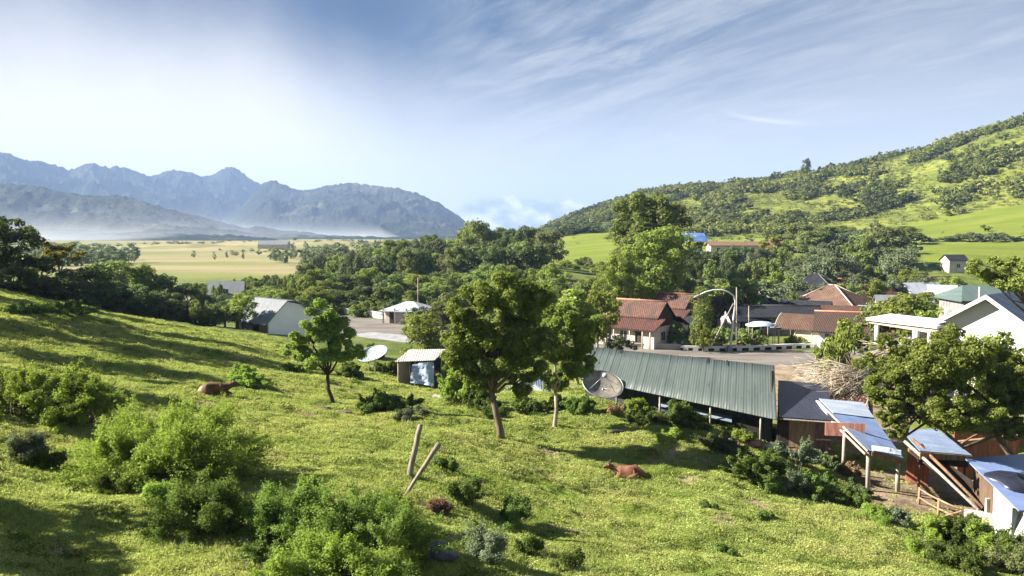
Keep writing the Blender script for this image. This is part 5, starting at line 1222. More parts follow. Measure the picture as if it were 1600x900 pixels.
# small white roofed house by the roadside wall
F, t = hip_house('house', 640, 127, R(-18), 6.2, 5.2, 2.0, 3.3, .7, TIN_WHITE, PINKW, 'small house with a pale hipped roof behind the roadside wall', None, 1, ridge=.6)
for x in (-3.2, -1.2, .8): MB().box(F(x, -3.1, 1.1), (.22, .22, 2.7)).build('column', WHITE, t)
# white gabled barn at the left
F = Frame(XP(437, 112.5), 112.5, 0, 0); yw = math.atan2(7, -5.5)  # long axis runs away to the left
N_ = Vector((-32.3, 106, 0)); u = Vector((-5.9, 5.2, 0)).normalized(); v = Vector((5.2, 5.9, 0)).normalized(); L_, W_ = 8.4, 7.2
t = thing('barn', 'barn with a patched grey tin roof and a plain white gable wall', 'barn', N_ + u * 4.2 + v * 3.6 + Vector((0, 0, Hz(-32, 110) * 0)))
def bp(a, b, z): return N_ + u * a + v * b + Vector((0, 0, z))
MB().wallpoly([bp(0, 0, -.3), bp(0, W_, -.3), bp(0, W_, 2.6), bp(0, W_ * .72, 4.3), bp(0, W_ * .38, 4.85), bp(0, 0, 2.35)], .2, u).build('gable_wall', plain('fill_light_whitewash', (.82, .82, .82), .8, .04, .6, stain=(.6, .58, .55), stain_amt=.3), t)  # whiter than the other white walls, to stand in for fill light
MB().wallpoly([bp(.203, 0, -.3), bp(L_, 0, -.3), bp(L_, 0, 2.3), bp(.203, 0, 2.3)], .2, v).build('wall', plain('rough_brick', (.42, .34, .26), .9, .35, 3, stain=(.15, .11, .08)), t, 'rough tan side wall')
MB().wallpoly([bp(.203, W_, -.3), bp(L_, W_, -.3), bp(L_, W_, 2.5), bp(.203, W_, 2.5)], .2, -v).build('wall', WHITE, t)
MB().wallpoly([bp(L_, .003, -.3), bp(L_, W_ - .003, -.3), bp(L_, W_ - .003, 2.5), bp(L_, W_ * .38, 4.7), bp(L_, .003, 2.3)], .2, -u).build('wall', WHITE, t)
rb = MB(); pr = [(-.7, 2.0), (0, 2.5), (W_ * .18, 3.75), (W_ * .38, 5.0), (W_ * .55, 4.95), (W_ * .72, 4.42), (W_ + .4, 2.5)]; n = len(pr); vs = []
for a in (-.35, L_ + .5): vs += [bp(a, b, z) for b, z in pr] + [bp(a, b, z - .12) for b, z in pr]
m = 2 * n; fs = []
for i in range(n - 1): fs += [(i, i + 1, m + i + 1, m + i), (n + i + 1, n + i, m + n + i, m + n + i + 1), (i, n + i, n + i + 1, i + 1), (m + i, m + i + 1, m + n + i + 1, m + n + i)]
fs += [(0, m, m + n, n), (n - 1, 2 * n - 1, m + 2 * n - 1, m + n - 1)]; rb.add(vs, fs); rb.build('roof', tin_mat('patched_dark_tin', (.15, .16, .17), rust=(.045, .045, .045), rust_amt=.8), t)
dd = MB(); dd.wallpoly([bp(2.3, -.03, -.2), bp(3.6, -.03, -.2), bp(3.6, -.03, 2.1), bp(2.3, -.03, 2.1)], .05, -v); dd.build('door', DARKV, t)

# green roofed hall
t = thing('hall', 'long hall with a weathered green sheet metal roof', 'hall', (P(1070, 620, 52).x, 52, Hz(P(1070, 620, 52).x, 52)))
eL, eR, rR, rL = P(903, 590, 54.2), P(1214, 655, 46), P(1210, 571, 52.2), P(922, 542, 58.2)
def bil(a, b): return (eL.lerp(eR, a)).lerp(rL.lerp(rR, a), b)
GREEN, ntg, outg = new_mat('green_sheet_metal'); gb = NB(ntg); gv = gb.n('ShaderNodeAttribute'); gv.attribute_name = 'along'; ga = gb.n('ShaderNodeAttribute'); ga.attribute_name = 'down'
cmbv = gb.n('ShaderNodeCombineXYZ'); gb.L.new(gv.outputs['Fac'], cmbv.inputs[0]); gb.L.new(ga.outputs['Fac'], cmbv.inputs[1])
sheet = gb.n('ShaderNodeTexWhiteNoise'); sheet.noise_dimensions = '1D'; gb.L.new(gb.math('FLOOR', gb.math('MULTIPLY', gv.outputs['Fac'], 26)), sheet.inputs['W'])
gc = gb.mix(sheet.outputs['Value'], (.060, .076, .068), (.075, .092, .083))
gc = gb.mix(gb.ramp(gb.noise(1, 6, .7, vec=gb.map(cmbv.outputs[0], scale=(60, 2.2, 1))), .45, .7, 0, .6), gc, (.105, .13, .115))
gc = gb.mix(gb.ramp(gb.noise(1, 5, .7, vec=gb.map(cmbv.outputs[0], scale=(34, 1.6, 1), loc=(7, 3, 0))), .60, .68, 0, .8), gc, (.032, .044, .04))
gc = gb.mix(gb.ramp(gb.noise(1, 4, .6, vec=gb.map(cmbv.outputs[0], scale=(9, 3, 1), loc=(2, 9, 0))), .5, .7, 0, .3), gc, (.07, .088, .076))
gb.principled(outg, gc, .55, gb.bump(gb.math('SINE', gb.math('MULTIPLY', gv.outputs['Fac'], 2 * math.pi * 78)), .18, .03), spec=.35)
na, nb_ = 157, 5; V = []; AL = []; DN = []
rr = random.Random(8)
for k in (0, 1):
    for i in range(na):
        a = i / (na - 1); seam = .028 if i % 6 == 0 and rr.random() < .6 else 0
        for j in range(nb_):
            b = j / (nb_ - 1); p = bil(a, b); jag = (rr.uniform(-.05, .05) if j in (0,) and k == 0 else 0)
            V.append(p + Vector((0, 0, (seam + .02 * math.sin(a * 23) * math.sin(b * 3)) if k == 0 else -.07)) + (rL - eL).normalized() * jag); AL.append(a); DN.append(b)
Fg = []; off = na * nb_
for i in range(na - 1):
    for j in range(nb_ - 1):
        q = i * nb_ + j; Fg += [(q, q + nb_, q + nb_ + 1, q + 1), (off + q, off + q + 1, off + q + nb_ + 1, off + q + nb_)]
    q = i * nb_; Fg.append((q, off + q, off + q + nb_, q + nb_)); q += nb_ - 1; Fg.append((q, q + nb_, off + q + nb_, off + q))
for j in range(nb_ - 1):
    Fg.append((j, j + 1, off + j + 1, off + j)); q = (na - 1) * nb_ + j; Fg.append((q, off + q, off + q + 1, q + 1))
W3 = [Vector(v) - t.location for v in V]
me = mesh_from('roof', [tuple(v) for v in W3], Fg, 4, GREEN, False, {'along': AL, 'down': DN}); link('roof', me, t)
# back slope and its supporting walls
bk = (rL - eL); bk.z = 0; bkR = (rR - eR); bkR.z = 0
MB().slab([rL + Vector((0,0,-.03)) + bk * .01, rR + Vector((0,0,-.03)) + bkR * .01, rR + bkR * .8 - Vector((0,0,1.6)), rL + bk * .8 - Vector((0,0,1.6))], .07).build('back_roof', TIN_GREEN, t)
def ground_pt(p, dz=-.4): return Vector((p.x, p.y, min(Hz(p.x, p.y), p.z - .5) + dz))
e0, e1 = bil(.03, .2), bil(.985, .2)
q0, q1 = e0 - Vector((0,0,.12)), e1 - Vector((0,0,.12))
MB().wallpoly([ground_pt(q0), ground_pt(q1), q1, q0], .15, bk).build('wall', plain('shade_dark_blue_grey_boards', (.05, .053, .066), .85, .35, 2.5, stain=(.03, .03, .035), stretch=(1, 1, .2)), t, 'blue grey board wall coloured darker for eave shade')  # boards coloured extra dark to stand in for shade under the eave
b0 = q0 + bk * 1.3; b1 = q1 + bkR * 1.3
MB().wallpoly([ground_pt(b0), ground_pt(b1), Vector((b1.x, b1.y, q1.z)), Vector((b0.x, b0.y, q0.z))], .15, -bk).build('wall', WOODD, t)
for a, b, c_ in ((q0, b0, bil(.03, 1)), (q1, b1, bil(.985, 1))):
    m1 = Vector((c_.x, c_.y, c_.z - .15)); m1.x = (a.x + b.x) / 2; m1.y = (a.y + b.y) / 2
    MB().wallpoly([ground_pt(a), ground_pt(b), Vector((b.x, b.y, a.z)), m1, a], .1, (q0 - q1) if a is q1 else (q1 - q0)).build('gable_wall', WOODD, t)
for a in (.22, .45, .7, .93):
    c_ = bil(a, .03) - Vector((0, 0, .1)); MB().tube([ground_pt(c_), c_], .06, 6).build('post', WOODG, t)
c_ = bil(.86, .1); MB().wallpoly([ground_pt(bil(.80, .145)), ground_pt(bil(.93, .145)), bil(.93, .145) - Vector((0,0,.9)), bil(.80, .145) - Vector((0,0,1.0))], .06, -bk).build('door', DARKV, t)
mb = MB(); mb.slab([bil(.44, .075) - Vector((0,0,.95)), bil(.80, .075) - Vector((0,0,1.0)), bil(.80, .155) - Vector((0,0,.92)), bil(.44, .155) - Vector((0,0,.88))], .05); mb.build('shutter', plain('grey_blue_sheet', (.16, .19, .22), .6, .2), t)
for a in (.18, .66, .76):       # gaps torn in the sheets near the ridge
    p0, p1, p2, p3 = bil(a, .985), bil(a + .008, .985), bil(a + .006, .87), bil(a + .001, .87); MB().slab([p + Vector((0,0,.085)) for p in (p0, p1, p2, p3)], .01).build('torn_gap', DARKV, t)

# dark lean-to beside the hall
t = thing('lean_to', 'low lean to with a dark slate coloured roof and brown board wall', 'shed', (P(1250, 640, 48).x, 48, Hz(P(1250, 640, 48).x, 48)))
c4 = [P(1217, 651, 46.6), P(1304, 657, 45.8), P(1292, 600, 53.5), P(1216, 594, 54.3)]
MB().slab(c4, .07).build('roof', TIN_DARK, t)
MB().slab([c4[0] + Vector((0,0,-.09)) + Vector((0,-.12,0)), c4[1] + Vector((0,0,-.09)) + Vector((0,-.12,0)), c4[1] - Vector((0,0,.09)), c4[0] - Vector((0,0,.09))], .05).build('eave_board', WOODG, t)
a, b = c4[0] + Vector((.05, .35, -.1)), c4[1] + Vector((-.05, .35, -.1))
m1 = a.lerp(b, .22); m2 = a.lerp(b, .70); m3 = a.lerp(b, .86)
MB().wallpoly([ground_pt(a), ground_pt(m1), m1, a], .1, (0, 1, 0)).build('wall', WOODD, t)
MB().wallpoly([ground_pt(m1), ground_pt(m2), m2, m1], .1, (0, 1, 0)).build('wall', WOODT, t, 'tan board wall')
MB().wallpoly([ground_pt(m2), ground_pt(b), b, m2], .1, (0, 1, 0)).build('wall', wood_mat('purple_brown_boards', (.22, .13, .12)), t, 'purplish brown board wall')
MB().wallpoly([ground_pt(c4[2]), ground_pt(c4[3]), c4[3] - Vector((0,0,.08)), c4[2] - Vector((0,0,.08))], .1, (0, -1, 0)).build('wall', WOODD, t)
s0, s1 = P(1290, 660, 45), P(1352, 662, 44); MB().wallpoly([s0 - Vector((0,0,.75)), s1 - Vector((0,0,.75)), s1, s0], .08, (0, 1, 0)).build('plank_panel', wood_mat('red_brown_planks', (.26, .12, .09)), t)

# houses on the terrace below the hill
zt = Hz(XP(1175, 285), 285)
t = thing('house', 'long low building with a faded reddish roof far below the hill', 'house', (XP(1172, 285), 285, zt)); F = Frame(XP(1172, 285), 285, zt, R(2))
roof_gable('roof', F, 30, [(-3.5, 3.0), (0, 4.4), (3.5, 3.0)], .2, tile_mat('faded_red_tiles', (.2, .11, .08), (.12, .09, .07), .5), t, over=.5); walls(F, 29.5, 6, 3.0, PINKW, t, gable=4.2)
for x in range(-12, 13, 4): window(F, x, 1, 1.3, 1.2, 6, t)
t = thing('tent', 'bright blue and white tarpaulin tent far off by the reddish roof', 'tent', (XP(1082, 250), 250, Hz(XP(1082, 250), 250)))
F = Frame(XP(1082, 250), 250, Hz(XP(1082, 250), 250), R(8)); zt = P(0, 364, 250).z - F.o.z
roof_gable('cover', F, 7.5, [(-3.2, zt - 2.6), (-1.5, zt - .9), (0, zt), (1.5, zt - .9), (3.2, zt - 2.6)], .06, plain('blue_tarpaulin', (.09, .17, .40), .5, .3, .35, stain=(.4, .42, .48), stain_amt=1), t)
for x in (-3.6, 3.6):
    for y in (-3.1, 3.1): MB().tube([F(x, y, -.3), F(x, y, zt - 2.6)], .08, 5).build('pole', WOODG, t)
# ------------------------------------------------------------------ the arched street lamp and poles
t = thing('street_lamp', 'white street lamp with an arched arm at the roadside', 'street lamp', (P(1140, 552, 95).x, 95, 0))
p0 = Vector((P(1140, 552, 95).x, 95, -.2)); p1 = P(1148, 480, 95)
MB().tube([p0, p0.lerp(p1, .5), p1], [.15, .12, .10], 10).build('pole', WHITE, t)
MB().tube([p1, P(1149, 470, 95), P(1146, 462, 95), P(1138, 456, 95), P(1127, 453, 95), P(1115, 453, 95), P(1103, 456, 95), P(1094, 460, 95)], [.10, .10, .10, .095, .09, .085, .08, .07], 10).build('arm', WHITE, t)
lh = P(1089, 463, 95); hd = MB().tube([lh + Vector((.45, 0, .12)), lh + Vector((.2, 0, .05)), lh + Vector((-.25, 0, -.1)), lh + Vector((-.4, 0, -.16))], [.07, .16, .14, .05], 8).build('lamp_head', CONC, t)
MB().box((p0.x, 95, .3), (.55, .55, .7)).build('footing', CONC, t, bevel=.03)
def pole(px, d, y0, y1, label, r=.09, mat=None, px1=None, name='utility_pole'):
    a = P(px, y0, d); b = P(px1 if px1 is not None else px, y1, d); a.z = Hz(a.x, a.y) - .2 if px1 is None else a.z
    o = MB().tube([a, a.lerp(b, .5), b], [r, r * .9, r * .8], 8).build(name, mat or WOODG); tag(o, label, 'pole'); return o
pole(1151, 97, 548, 449, 'upright wooden pole standing behind the arched street lamp', .09)
o = MB().tube([P(1111, 541, 93.8), P(1146, 474, 94.6)], [.09, .07], 7).build('timber_brace', WOODG); tag(o, 'long timber leaning up against the arched street lamp', 'timber')
pole(1170, 99, 545, 478, 'thin grey pole beside the cloth canopy', .07)
pole(948, 92, 520, 470, 'thin pale pole left of the red tiled veranda house', .06)
pole(653, 128, 500, 434, 'thin pole rising over the small pale roofed house', .07)
pole(1208, 224, 410, 388, 'pale trunk like pole under the yellow green tree', .12)

# ------------------------------------------------------------------ satellite dishes
def dish_mesh(c, nrm, rad, depth, t_, n=36, k=7):
    nrm = Vector(nrm).normalized(); a = nrm.cross(Vector((0, 1, 0))).normalized(); b = nrm.cross(a); mb = MB(); V = [c - nrm * depth]; 
    for j in range(1, k + 1):
        r = rad * j / k
        for i in range(n):
            an = 2 * math.pi * i / n; V.append(c - nrm * depth * (1 - (j / k) ** 2) + (a * math.cos(an) + b * math.sin(an)) * r)
    fs = [(0, 1 + i, 1 + (i + 1) % n) for i in range(n)]
    for j in range(k - 1): fs += [(1 + j * n + i, 1 + (j + 1) * n + i, 1 + (j + 1) * n + (i + 1) % n, 1 + j * n + (i + 1) % n) for i in range(n)]
    m = len(V); V2 = [v - nrm * t_ for v in V]; e = 1 + (k - 1) * n
    mb.add(V + V2, fs + [tuple(m + q for q in reversed(f)) for f in fs] + [(e + i, m + e + i, m + e + (i + 1) % n, e + (i + 1) % n) for i in range(n)], True)
    return mb, nrm, a, b
MESHD, ntm, outm = new_mat('perforated_dish'); mbn = NB(ntm); mv = mbn.objc()
mc = mbn.mix(mbn.ramp(mbn.noise(1.6, 6, .7, vec=mv), .4, .62), (.20, .18, .14), (.07, .07, .06)); mc = mbn.mix(mbn.ramp(mbn.noise(30, 2, vec=mv), .4, .6, 0, .5), mc, (.26, .24, .2))
mp_ = mbn.principled(outm, mc, .7); trn = mbn.n('ShaderNodeBsdfTransparent'); mxx = mbn.n('ShaderNodeMixShader'); mxx.inputs[0].default_value = .8
mbn.L.new(trn.outputs[0], mxx.inputs[1]); mbn.L.new(mp_.outputs[0], mxx.inputs[2]); mbn.L.new(mxx.outputs[0], outm.inputs[0])
METAL = plain('grey_metal', (.32, .33, .34), .45, .2, 2, metallic=.6)
def sat_dish(px, py, d, rad, nrm, label, mat, poles, depth=.38, feed=True, ribs=True):
    c = P(px, py, d); t = thing('satellite_dish', label, 'satellite dish', (c.x, c.y, Hz(c.x, c.y)))
    mb, nn, a, b = dish_mesh(c, nrm, rad, depth, .02); mb.build('reflector', mat, t)
    ring = [c + (a * math.cos(k * math.pi / 18) + b * math.sin(k * math.pi / 18)) * rad for k in range(37)]
    MB().tube(ring, .03, 5, False).build('rim', METAL if ribs else mat, t)
    if ribs:
        for k in range(8):
            an = k * math.pi / 4; dr = a * math.cos(an) + b * math.sin(an)
            MB().tube([c - nn * (depth + .03), c + dr * rad * .5 - nn * (depth * .75 + .03), c + dr * rad - nn * .03], .018, 4).build('rib', METAL, t)
    if feed:
        f = c + nn * rad * .62
        for k in range(3):
            an = k * 2 * math.pi / 3 + .5; dr = a * math.cos(an) + b * math.sin(an); MB().tube([c + dr * rad * .72 - nn * depth * .45, f], .014, 4).build('strut', METAL, t)
        MB().tube([f - nn * .16, f - nn * .02, f + nn * .04], [.17, .17, .06], 10).build('feed_horn', plain('pale_blue_grey_metal', (.38, .45, .5), .4, .2, 2), t)
    for dx, dy in poles:
        q = Vector((c.x + dx, c.y + dy, Hz(c.x + dx, c.y + dy) - .3)); top = Vector((c.x + dx, c.y + dy, c.z - depth * .8)); MB().tube([q, top], .05, 8).build('pole', METAL if ribs else WOODG, t)
    return t
sat_dish(942, 600, 52, 1.34, (.12, -.52, .86), 'large perforated grey satellite dish in front of the hall', MESHD, [(0, .1)])
sat_dish(582, 552, 70, 1.32, (-.22, -.35, .9), 'white satellite dish on two thin poles beside the hut', plain('white_dish', (.40, .43, .48), .5, .12, 1.5, stain=(.35, .36, .38)), [(-.35, 0), (.2, .1)], .55, False, False)

# ------------------------------------------------------------------ the small hut with the tarpaulin
hx = XP(655, 66); hz = Hz(hx, 66); F = Frame(hx, 66, hz, R(-8)); t = thing('hut', 'small open hut with a cream sheet roof and blue white tarpaulin', 'hut', F.o)
zt_ = P(655, 553, 66).z - hz
rb = MB(); pr = [(-1.5, zt_ - .35), (-.6, zt_ + .05), (.2, zt_ + .18), (1.5, zt_)]
rb.slab([F(-1.75, -1.5, zt_ - .45), F(1.55, -1.5, zt_ - .25), F(1.9, 1.4, zt_ + .25), F(-1.3, 1.4, zt_ + .15)], .06)
rb.build('roof', tin_mat('cream_sheet', (.38, .37, .33), rust_amt=.5), t)
for x, y in ((-1.5, -1.3), (1.35, -1.3), (-1.2, 1.2), (1.5, 1.2), (-.1, -1.3)): MB().tube([F(x, y, -.3), F(x, y, zt_ - .33)], .06, 6).build('post', WOODG, t)
MB().wallpoly([F(-1.2, 1.25, -.2), F(1.5, 1.25, -.2), F(1.5, 1.25, zt_ - .1), F(-1.2, 1.25, zt_ - .1)], .06, (0, 1, 0)).build('back_wall', WOODD, t)
MB().wallpoly([F(-1.55, -1.2, -.2), F(-1.25, 1.2, -.2), F(-1.25, 1.2, zt_ - .35), F(-1.55, -1.2, zt_ - .4)], .05, F.dir(-1, 0)).build('side_wall', plain('pale_brown_sheet', (.40, .34, .27), .8), t)
rng = np.random.default_rng(9); V = []; nx, nz = 14, 12
for i in range(nx):
    for j in range(nz):
        u_, v_ = i / (nx - 1), j / (nz - 1); V.append(F(-.25 + 1.75 * u_ + .25 * (1 - v_) * (u_ - .3), -1.55 - .5 * (1 - v_) - .1 * math.sin(u_ * 9 + v_ * 3) + .05 * rng.normal(), .75 + (zt_ - 1.15) * v_ - .25 * u_ * (1 - v_) + .2 * (1 - u_) ** 2 * v_ * -1.2))
m = len(V); V += [v + Vector((0, .03, 0)) for v in V]; fs = []
for i in range(nx - 1):
    for j in range(nz - 1): q = i * nz + j; fs += [(q, q + nz, q + nz + 1, q + 1), (m + q, m + q + 1, m + q + nz + 1, m + q + nz)]
MB().add(V, fs, True).build('tarpaulin', plain('pale_blue_tarpaulin', (.30, .36, .48), .5, .2, 1.2, stain=(.28, .30, .36)), t)
# pale blue shed glimpsed under the lawn trees
xx = XP(836, 66); zz = Hz(xx, 66); F = Frame(xx, 66, zz, R(68)); t = thing('shed', 'pale blue white shed glimpsed under the biggest tree', 'shed', F.o)
zt_ = P(836, 584, 66).z - zz
roof_gable('roof', F, 3.6, [(-2.0, zt_ - 1.15), (0, zt_), (2.0, zt_ - 1.15)], .08, tin_mat('pale_blue_tin', (.30, .35, .45), rust_amt=.15), t, over=.1)
walls(F, 3.4, 3.4, zt_ - 1.1, plain('bluish_whitewash', (.5, .54, .6), .8, .1), t, gable=zt_ - .15); door(F, .6, .9, zt_ - 1.35, 3.4, t, mat=DARKV)

# ------------------------------------------------------------------ things on the slope
def slanted(px0, py0, px1, py1, d0, d1, r0, r1, label, mat):
    a, b = P(px0, py0, d0), P(px1, py1, d1); g = G(px0, py0); a = g - (b - a).normalized() * .25 if abs(g.y - d0) < 6 else a
    mb = MB(); k = 6; pts = [a.lerp(b, i / k) + Vector((.012 * math.sin(i * 2.1), 0, .01 * math.cos(i * 1.7))) for i in range(k + 1)]
    mb.tube(pts, [r0 + (r1 - r0) * i / k for i in range(k + 1)], 8)
    o = mb.build('wooden_post', mat); tag(o, label, 'post'); return o
GP = wood_mat('silver_grey_post', (.25, .21, .17))
gA = G(639, 745); gB = G(632, 776)
slanted(639, 745, 657, 663, gA.y, gA.y + .35, .12, .095, 'upper thick grey post leaning slightly to the right', GP)
slanted(632, 776, 686, 693, gB.y, gB.y - .1, .05, .09, 'lower grey post leaning far to the right across the other', GP)
q = G(694, 625); MB_ = MB().box(q + Vector((0, 0, .14)), (2.0, .42, .09), Matrix.Rotation(R(-38), 3, 'Z') @ Matrix.Rotation(R(4), 3, 'Y')); tag(MB_.build('plank', WOODG), 'short pale plank lying on the grass left of the biggest tree', 'plank')
def rock(px, py, s, label, mat, seed, sq=(1, 1, .7)):
    q = G(px, py); bm = bmesh.new(); bmesh.ops.create_icosphere(bm, subdivisions=3, radius=1)
    co = np.array([v.co[:] for v in bm.verts]); n = .35 * fbm(co[:, 0] * 1.3 + seed, co[:, 1] * 1.3 + co[:, 2], 3, seed); 
    for v, k in zip(bm.verts, n): v.co *= 1 + k; v.co.x *= s * sq[0]; v.co.y *= s * sq[1]; v.co.z *= s * sq[2]
    me = bpy.data.meshes.new('rock'); bm.to_mesh(me); bm.free(); me.materials.append(mat); o = link('rock', me, None, q + Vector((0, 0, s * .15))); tag(o, label, 'rock'); return o
DSTONE = plain('dark_rock', (.075, .075, .078), .9, .5, 3, bump=.5)
rock(372, 738, .34, 'dark rock at the right foot of the biggest bush', DSTONE, 3)
rock(688, 868, .48, 'bluish grey rock at the bottom among the bushes', plain('blue_grey_rock', (.085, .09, .10), .8, .4, 2.5, stain=(.05, .05, .06), bump=.5), 5, (1, 1, .6))
rock(966, 676, .30, 'black lump on the grass above the near cow', DARKV, 7, (1.5, .8, .5))
rock(500, 640, .42, 'brown earth clod left of the forked tree foot', plain('brown_clod', (.12, .09, .06), .95, .4, 3), 9, (1.6, .7, .35))
rock(535, 646, .42, 'dark earth clod right of the forked tree foot', plain('brown_clod', (.12, .09, .06), .95, .4, 3), 10, (1.3, .7, .3))
rock(1488, 812, .34, 'pale flat stone beside the rail fence', CONC, 11, (1.6, .8, .6))
for i, (px, py) in enumerate([(1130, 690), (1170, 695), (1205, 700), (1232, 706)]): rock(px, py, .35 + .08 * (i % 2), ['pinkish rubble stone left in the heap below the hall', 'brown red rubble stone second in the heap below the hall', 'reddish long rubble stone third in the heap below the hall', 'pale rubble stone right in the heap below the hall'][i], plain('rubble_%d' % (i % 2), ((.42, .32, .27), (.22, .11, .09))[i % 2], .9, .4, 3), 20 + i, (1.8, 1, .5))

# ------------------------------------------------------------------ cattle lying on the grass
def cow(px, py, yaw, label, mat, pale=None, head_turn=0.0, s=1.0, lift=.0, head_up=0.0):
    q = G(px, py); t = thing('cow', label, 'cow', q + Vector((0, 0, lift)), yaw)
    bm = bmesh.new(); skin = bm.verts.layers.skin.verify()
    verts = {}
    def v(n, co, r, par=None):
        x = bm.verts.new((co[0] * s, co[1] * s, co[2] * s)); x[skin].radius = (r[0] * s, r[1] * s) if isinstance(r, tuple) else (r * s, r * s); verts[n] = x
        if par: bm.edges.new((verts[par], x))
        if n == 'mid': x[skin].use_root = True
        return x
    ht = head_turn
    v('mid', (0, 0, .43), (.37, .38)); v('hip', (-.48, 0, .45), (.34, .34), 'mid'); v('rump', (-.80, 0, .40), (.22, .24), 'hip')
    v('sh', (.42, 0, .45), (.30, .34), 'mid'); v('nb', (.68, .02 * ht, .55), (.19, .23), 'sh'); v('nk', (.90, .10 * ht, .64 + head_up), (.13, .16), 'nb')
    v('hd', (1.08, .2 * ht, .76 + head_up), (.125, .13), 'nk'); v('fc', (1.24, .32 * ht, .69 + head_up), .095, 'hd'); v('mz', (1.38, .44 * ht, .61 + head_up), .078, 'fc')
    for sd, nm in ((1, 'l'), (-1, 'r')):
        v('fu' + nm, (.50, .20 * sd, .22), .11, 'sh'); v('fk' + nm, (.86, .20 * sd, .10), .075, 'fu' + nm); v('ff' + nm, (.62, .26 * sd, .05), .055, 'fk' + nm)
        v('hu' + nm, (-.36, .30 * sd, .30), .19, 'hip'); v('hk' + nm, (-.02, .40 * sd, .20), .10, 'hu' + nm); v('hh' + nm, (-.34, .44 * sd, .08), .065, 'hk' + nm); v('hf' + nm, (-.10, .46 * sd, .05), .055, 'hh' + nm)
        v('er' + nm, (1.04, .2 * ht + .18 * sd, 0.81 + head_up), .045, 'hd'); v('et' + nm, (1.0, .2 * ht + .30 * sd, 0.82 + head_up), .022, 'er' + nm)
    v('ta', (-1.0, .06, .28), .035, 'rump'); v('tb', (-.98, .2, .08), .03, 'ta')
    me = bpy.data.meshes.new('body'); bm.to_mesh(me); bm.free(); o = bpy.data.objects.new('body', me); C.objects.link(o)
    md = o.modifiers.new('skin', 'SKIN'); md.use_smooth_shade = True; sd_ = o.modifiers.new('sub', 'SUBSURF'); sd_.levels = 2; sd_.render_levels = 2
    dg = bpy.context.evaluated_depsgraph_get(); m2 = bpy.data.meshes.new_from_object(o.evaluated_get(dg)); o.modifiers.clear(); o.data = m2; m2.name = 'body'; m2.materials.clear(); m2.materials.append(mat)
    m2.polygons.foreach_set('use_smooth', [True] * len(m2.polygons))
    o.parent = t
    M = world_mat(t)
    def loc(a, b, c): return M @ Vector((a * s, b * s, c * s))
    for sd in (1, -1):
        MB().tube([loc(1.06, .2 * ht + .07 * sd, .86 + head_up), loc(1.04, .2 * ht + .14 * sd, .95 + head_up), loc(1.0, .2 * ht + .12 * sd, 1.03 + head_up)], [.035 * s, .025 * s, .008 * s], 6).build('horn', plain('dark_horn', (.10, .085, .07), .5), t)
        MB().tube([loc(1.18, .28 * ht + .085 * sd, .76 + head_up), loc(1.19, .28 * ht + .098 * sd, .76 + head_up)], .018 * s, 6).build('eye', DARKV, t)
    return t
def cow_mat(name, col, dark, rump=None):
    m, nt, out = new_mat(name); b = NB(nt); v = b.objc(); s = b.n('ShaderNodeSeparateXYZ'); b.L.new(v, s.inputs[0])
    c = b.mix(b.ramp(b.noise(3, 4, vec=v), .35, .65), col, dark); c = b.mix(b.ramp(b.noise(22, 4, .7, vec=v), .4, .7, 0, .35), c, tuple(min(1, k * 1.5) for k in col))
    if rump: c = b.mix(b.ramp(s.outputs[0], -.62, -.80, 0, .85), c, rump)
    c = b.mix(b.ramp(s.outputs[0], 1.22, 1.36, 0, .8), c, (.03, .025, .02))
    b.principled(out, c, .75, b.bump(b.noise(30, 3, vec=v), .3, .02), spec=.2); return m
cow(337, 617, R(8), 'brown cow coloured darker as if backlit, with a pale rump, lying with its head to the right', cow_mat('backlit_brown_hide', (.13, .065, .032), (.06, .032, .018), (.45, .34, .24)), head_turn=-.15, s=.98, lift=-.07)  # brown hide coloured darker to stand in for backlighting
cow(982, 748, R(160), 'red brown cow lying in the sun with its head to the left', cow_mat('red_brown_hide', (.17, .075, .04), (.10, .045, .025)), head_turn=.55, s=.90, head_up=.0, lift=-.06)

# ------------------------------------------------------------------ tin roofed sheds at the lower right
BT = tin_mat('blue_tin_sheets', (.165, .23, .40), rust=(.30, .32, .38), rust_amt=.3, axis=1, pitch=.25, rough=.6)
t = thing('shed', 'open shed with a long pale blue tin roof on crooked posts', 'shed', (P(1345, 700, 44).x, 44, Hz(P(1345, 700, 44).x, 44)))
rc = [P(1281, 626, 49.5), P(1350, 632, 50.2), P(1412, 716, 41.5), P(1360, 704, 40.8)]
def grid_panel(c, nu, nv, t_, amp, seed=0, lip=0):
    mb = MB(); r_ = random.Random(seed); V = []
    for i in range(nu + 1):
        for j in range(nv + 1):
            a, b = i / nu, j / nv; V.append((c[0].lerp(c[1], a)).lerp(c[3].lerp(c[2], a), b) + Vector((0, 0, r_.uniform(-amp, amp))))
    m_ = len(V); k = nv + 1; fs = []
    for i in range(nu):
        for j in range(nv): q = i * k + j; fs += [(q, q + k, q + k + 1, q + 1), (m_ + q, m_ + q + 1, m_ + q + k + 1, m_ + q + k)]
    for i in range(nu): q = i * k; fs += [(q, m_ + q, m_ + q + k, q + k), (q + nv, q + nv + k, m_ + q + nv + k, m_ + q + nv)]
    for j in range(nv): q = nu * k + j; fs += [(j, j + 1, m_ + j + 1, m_ + j), (q, m_ + q, m_ + q + 1, q + 1)]
    return mb.add(V + [v - Vector((0, 0, t_)) for v in V], fs)
grid_panel(rc, 4, 7, .05, .02, 1).build('roof', BT, t)
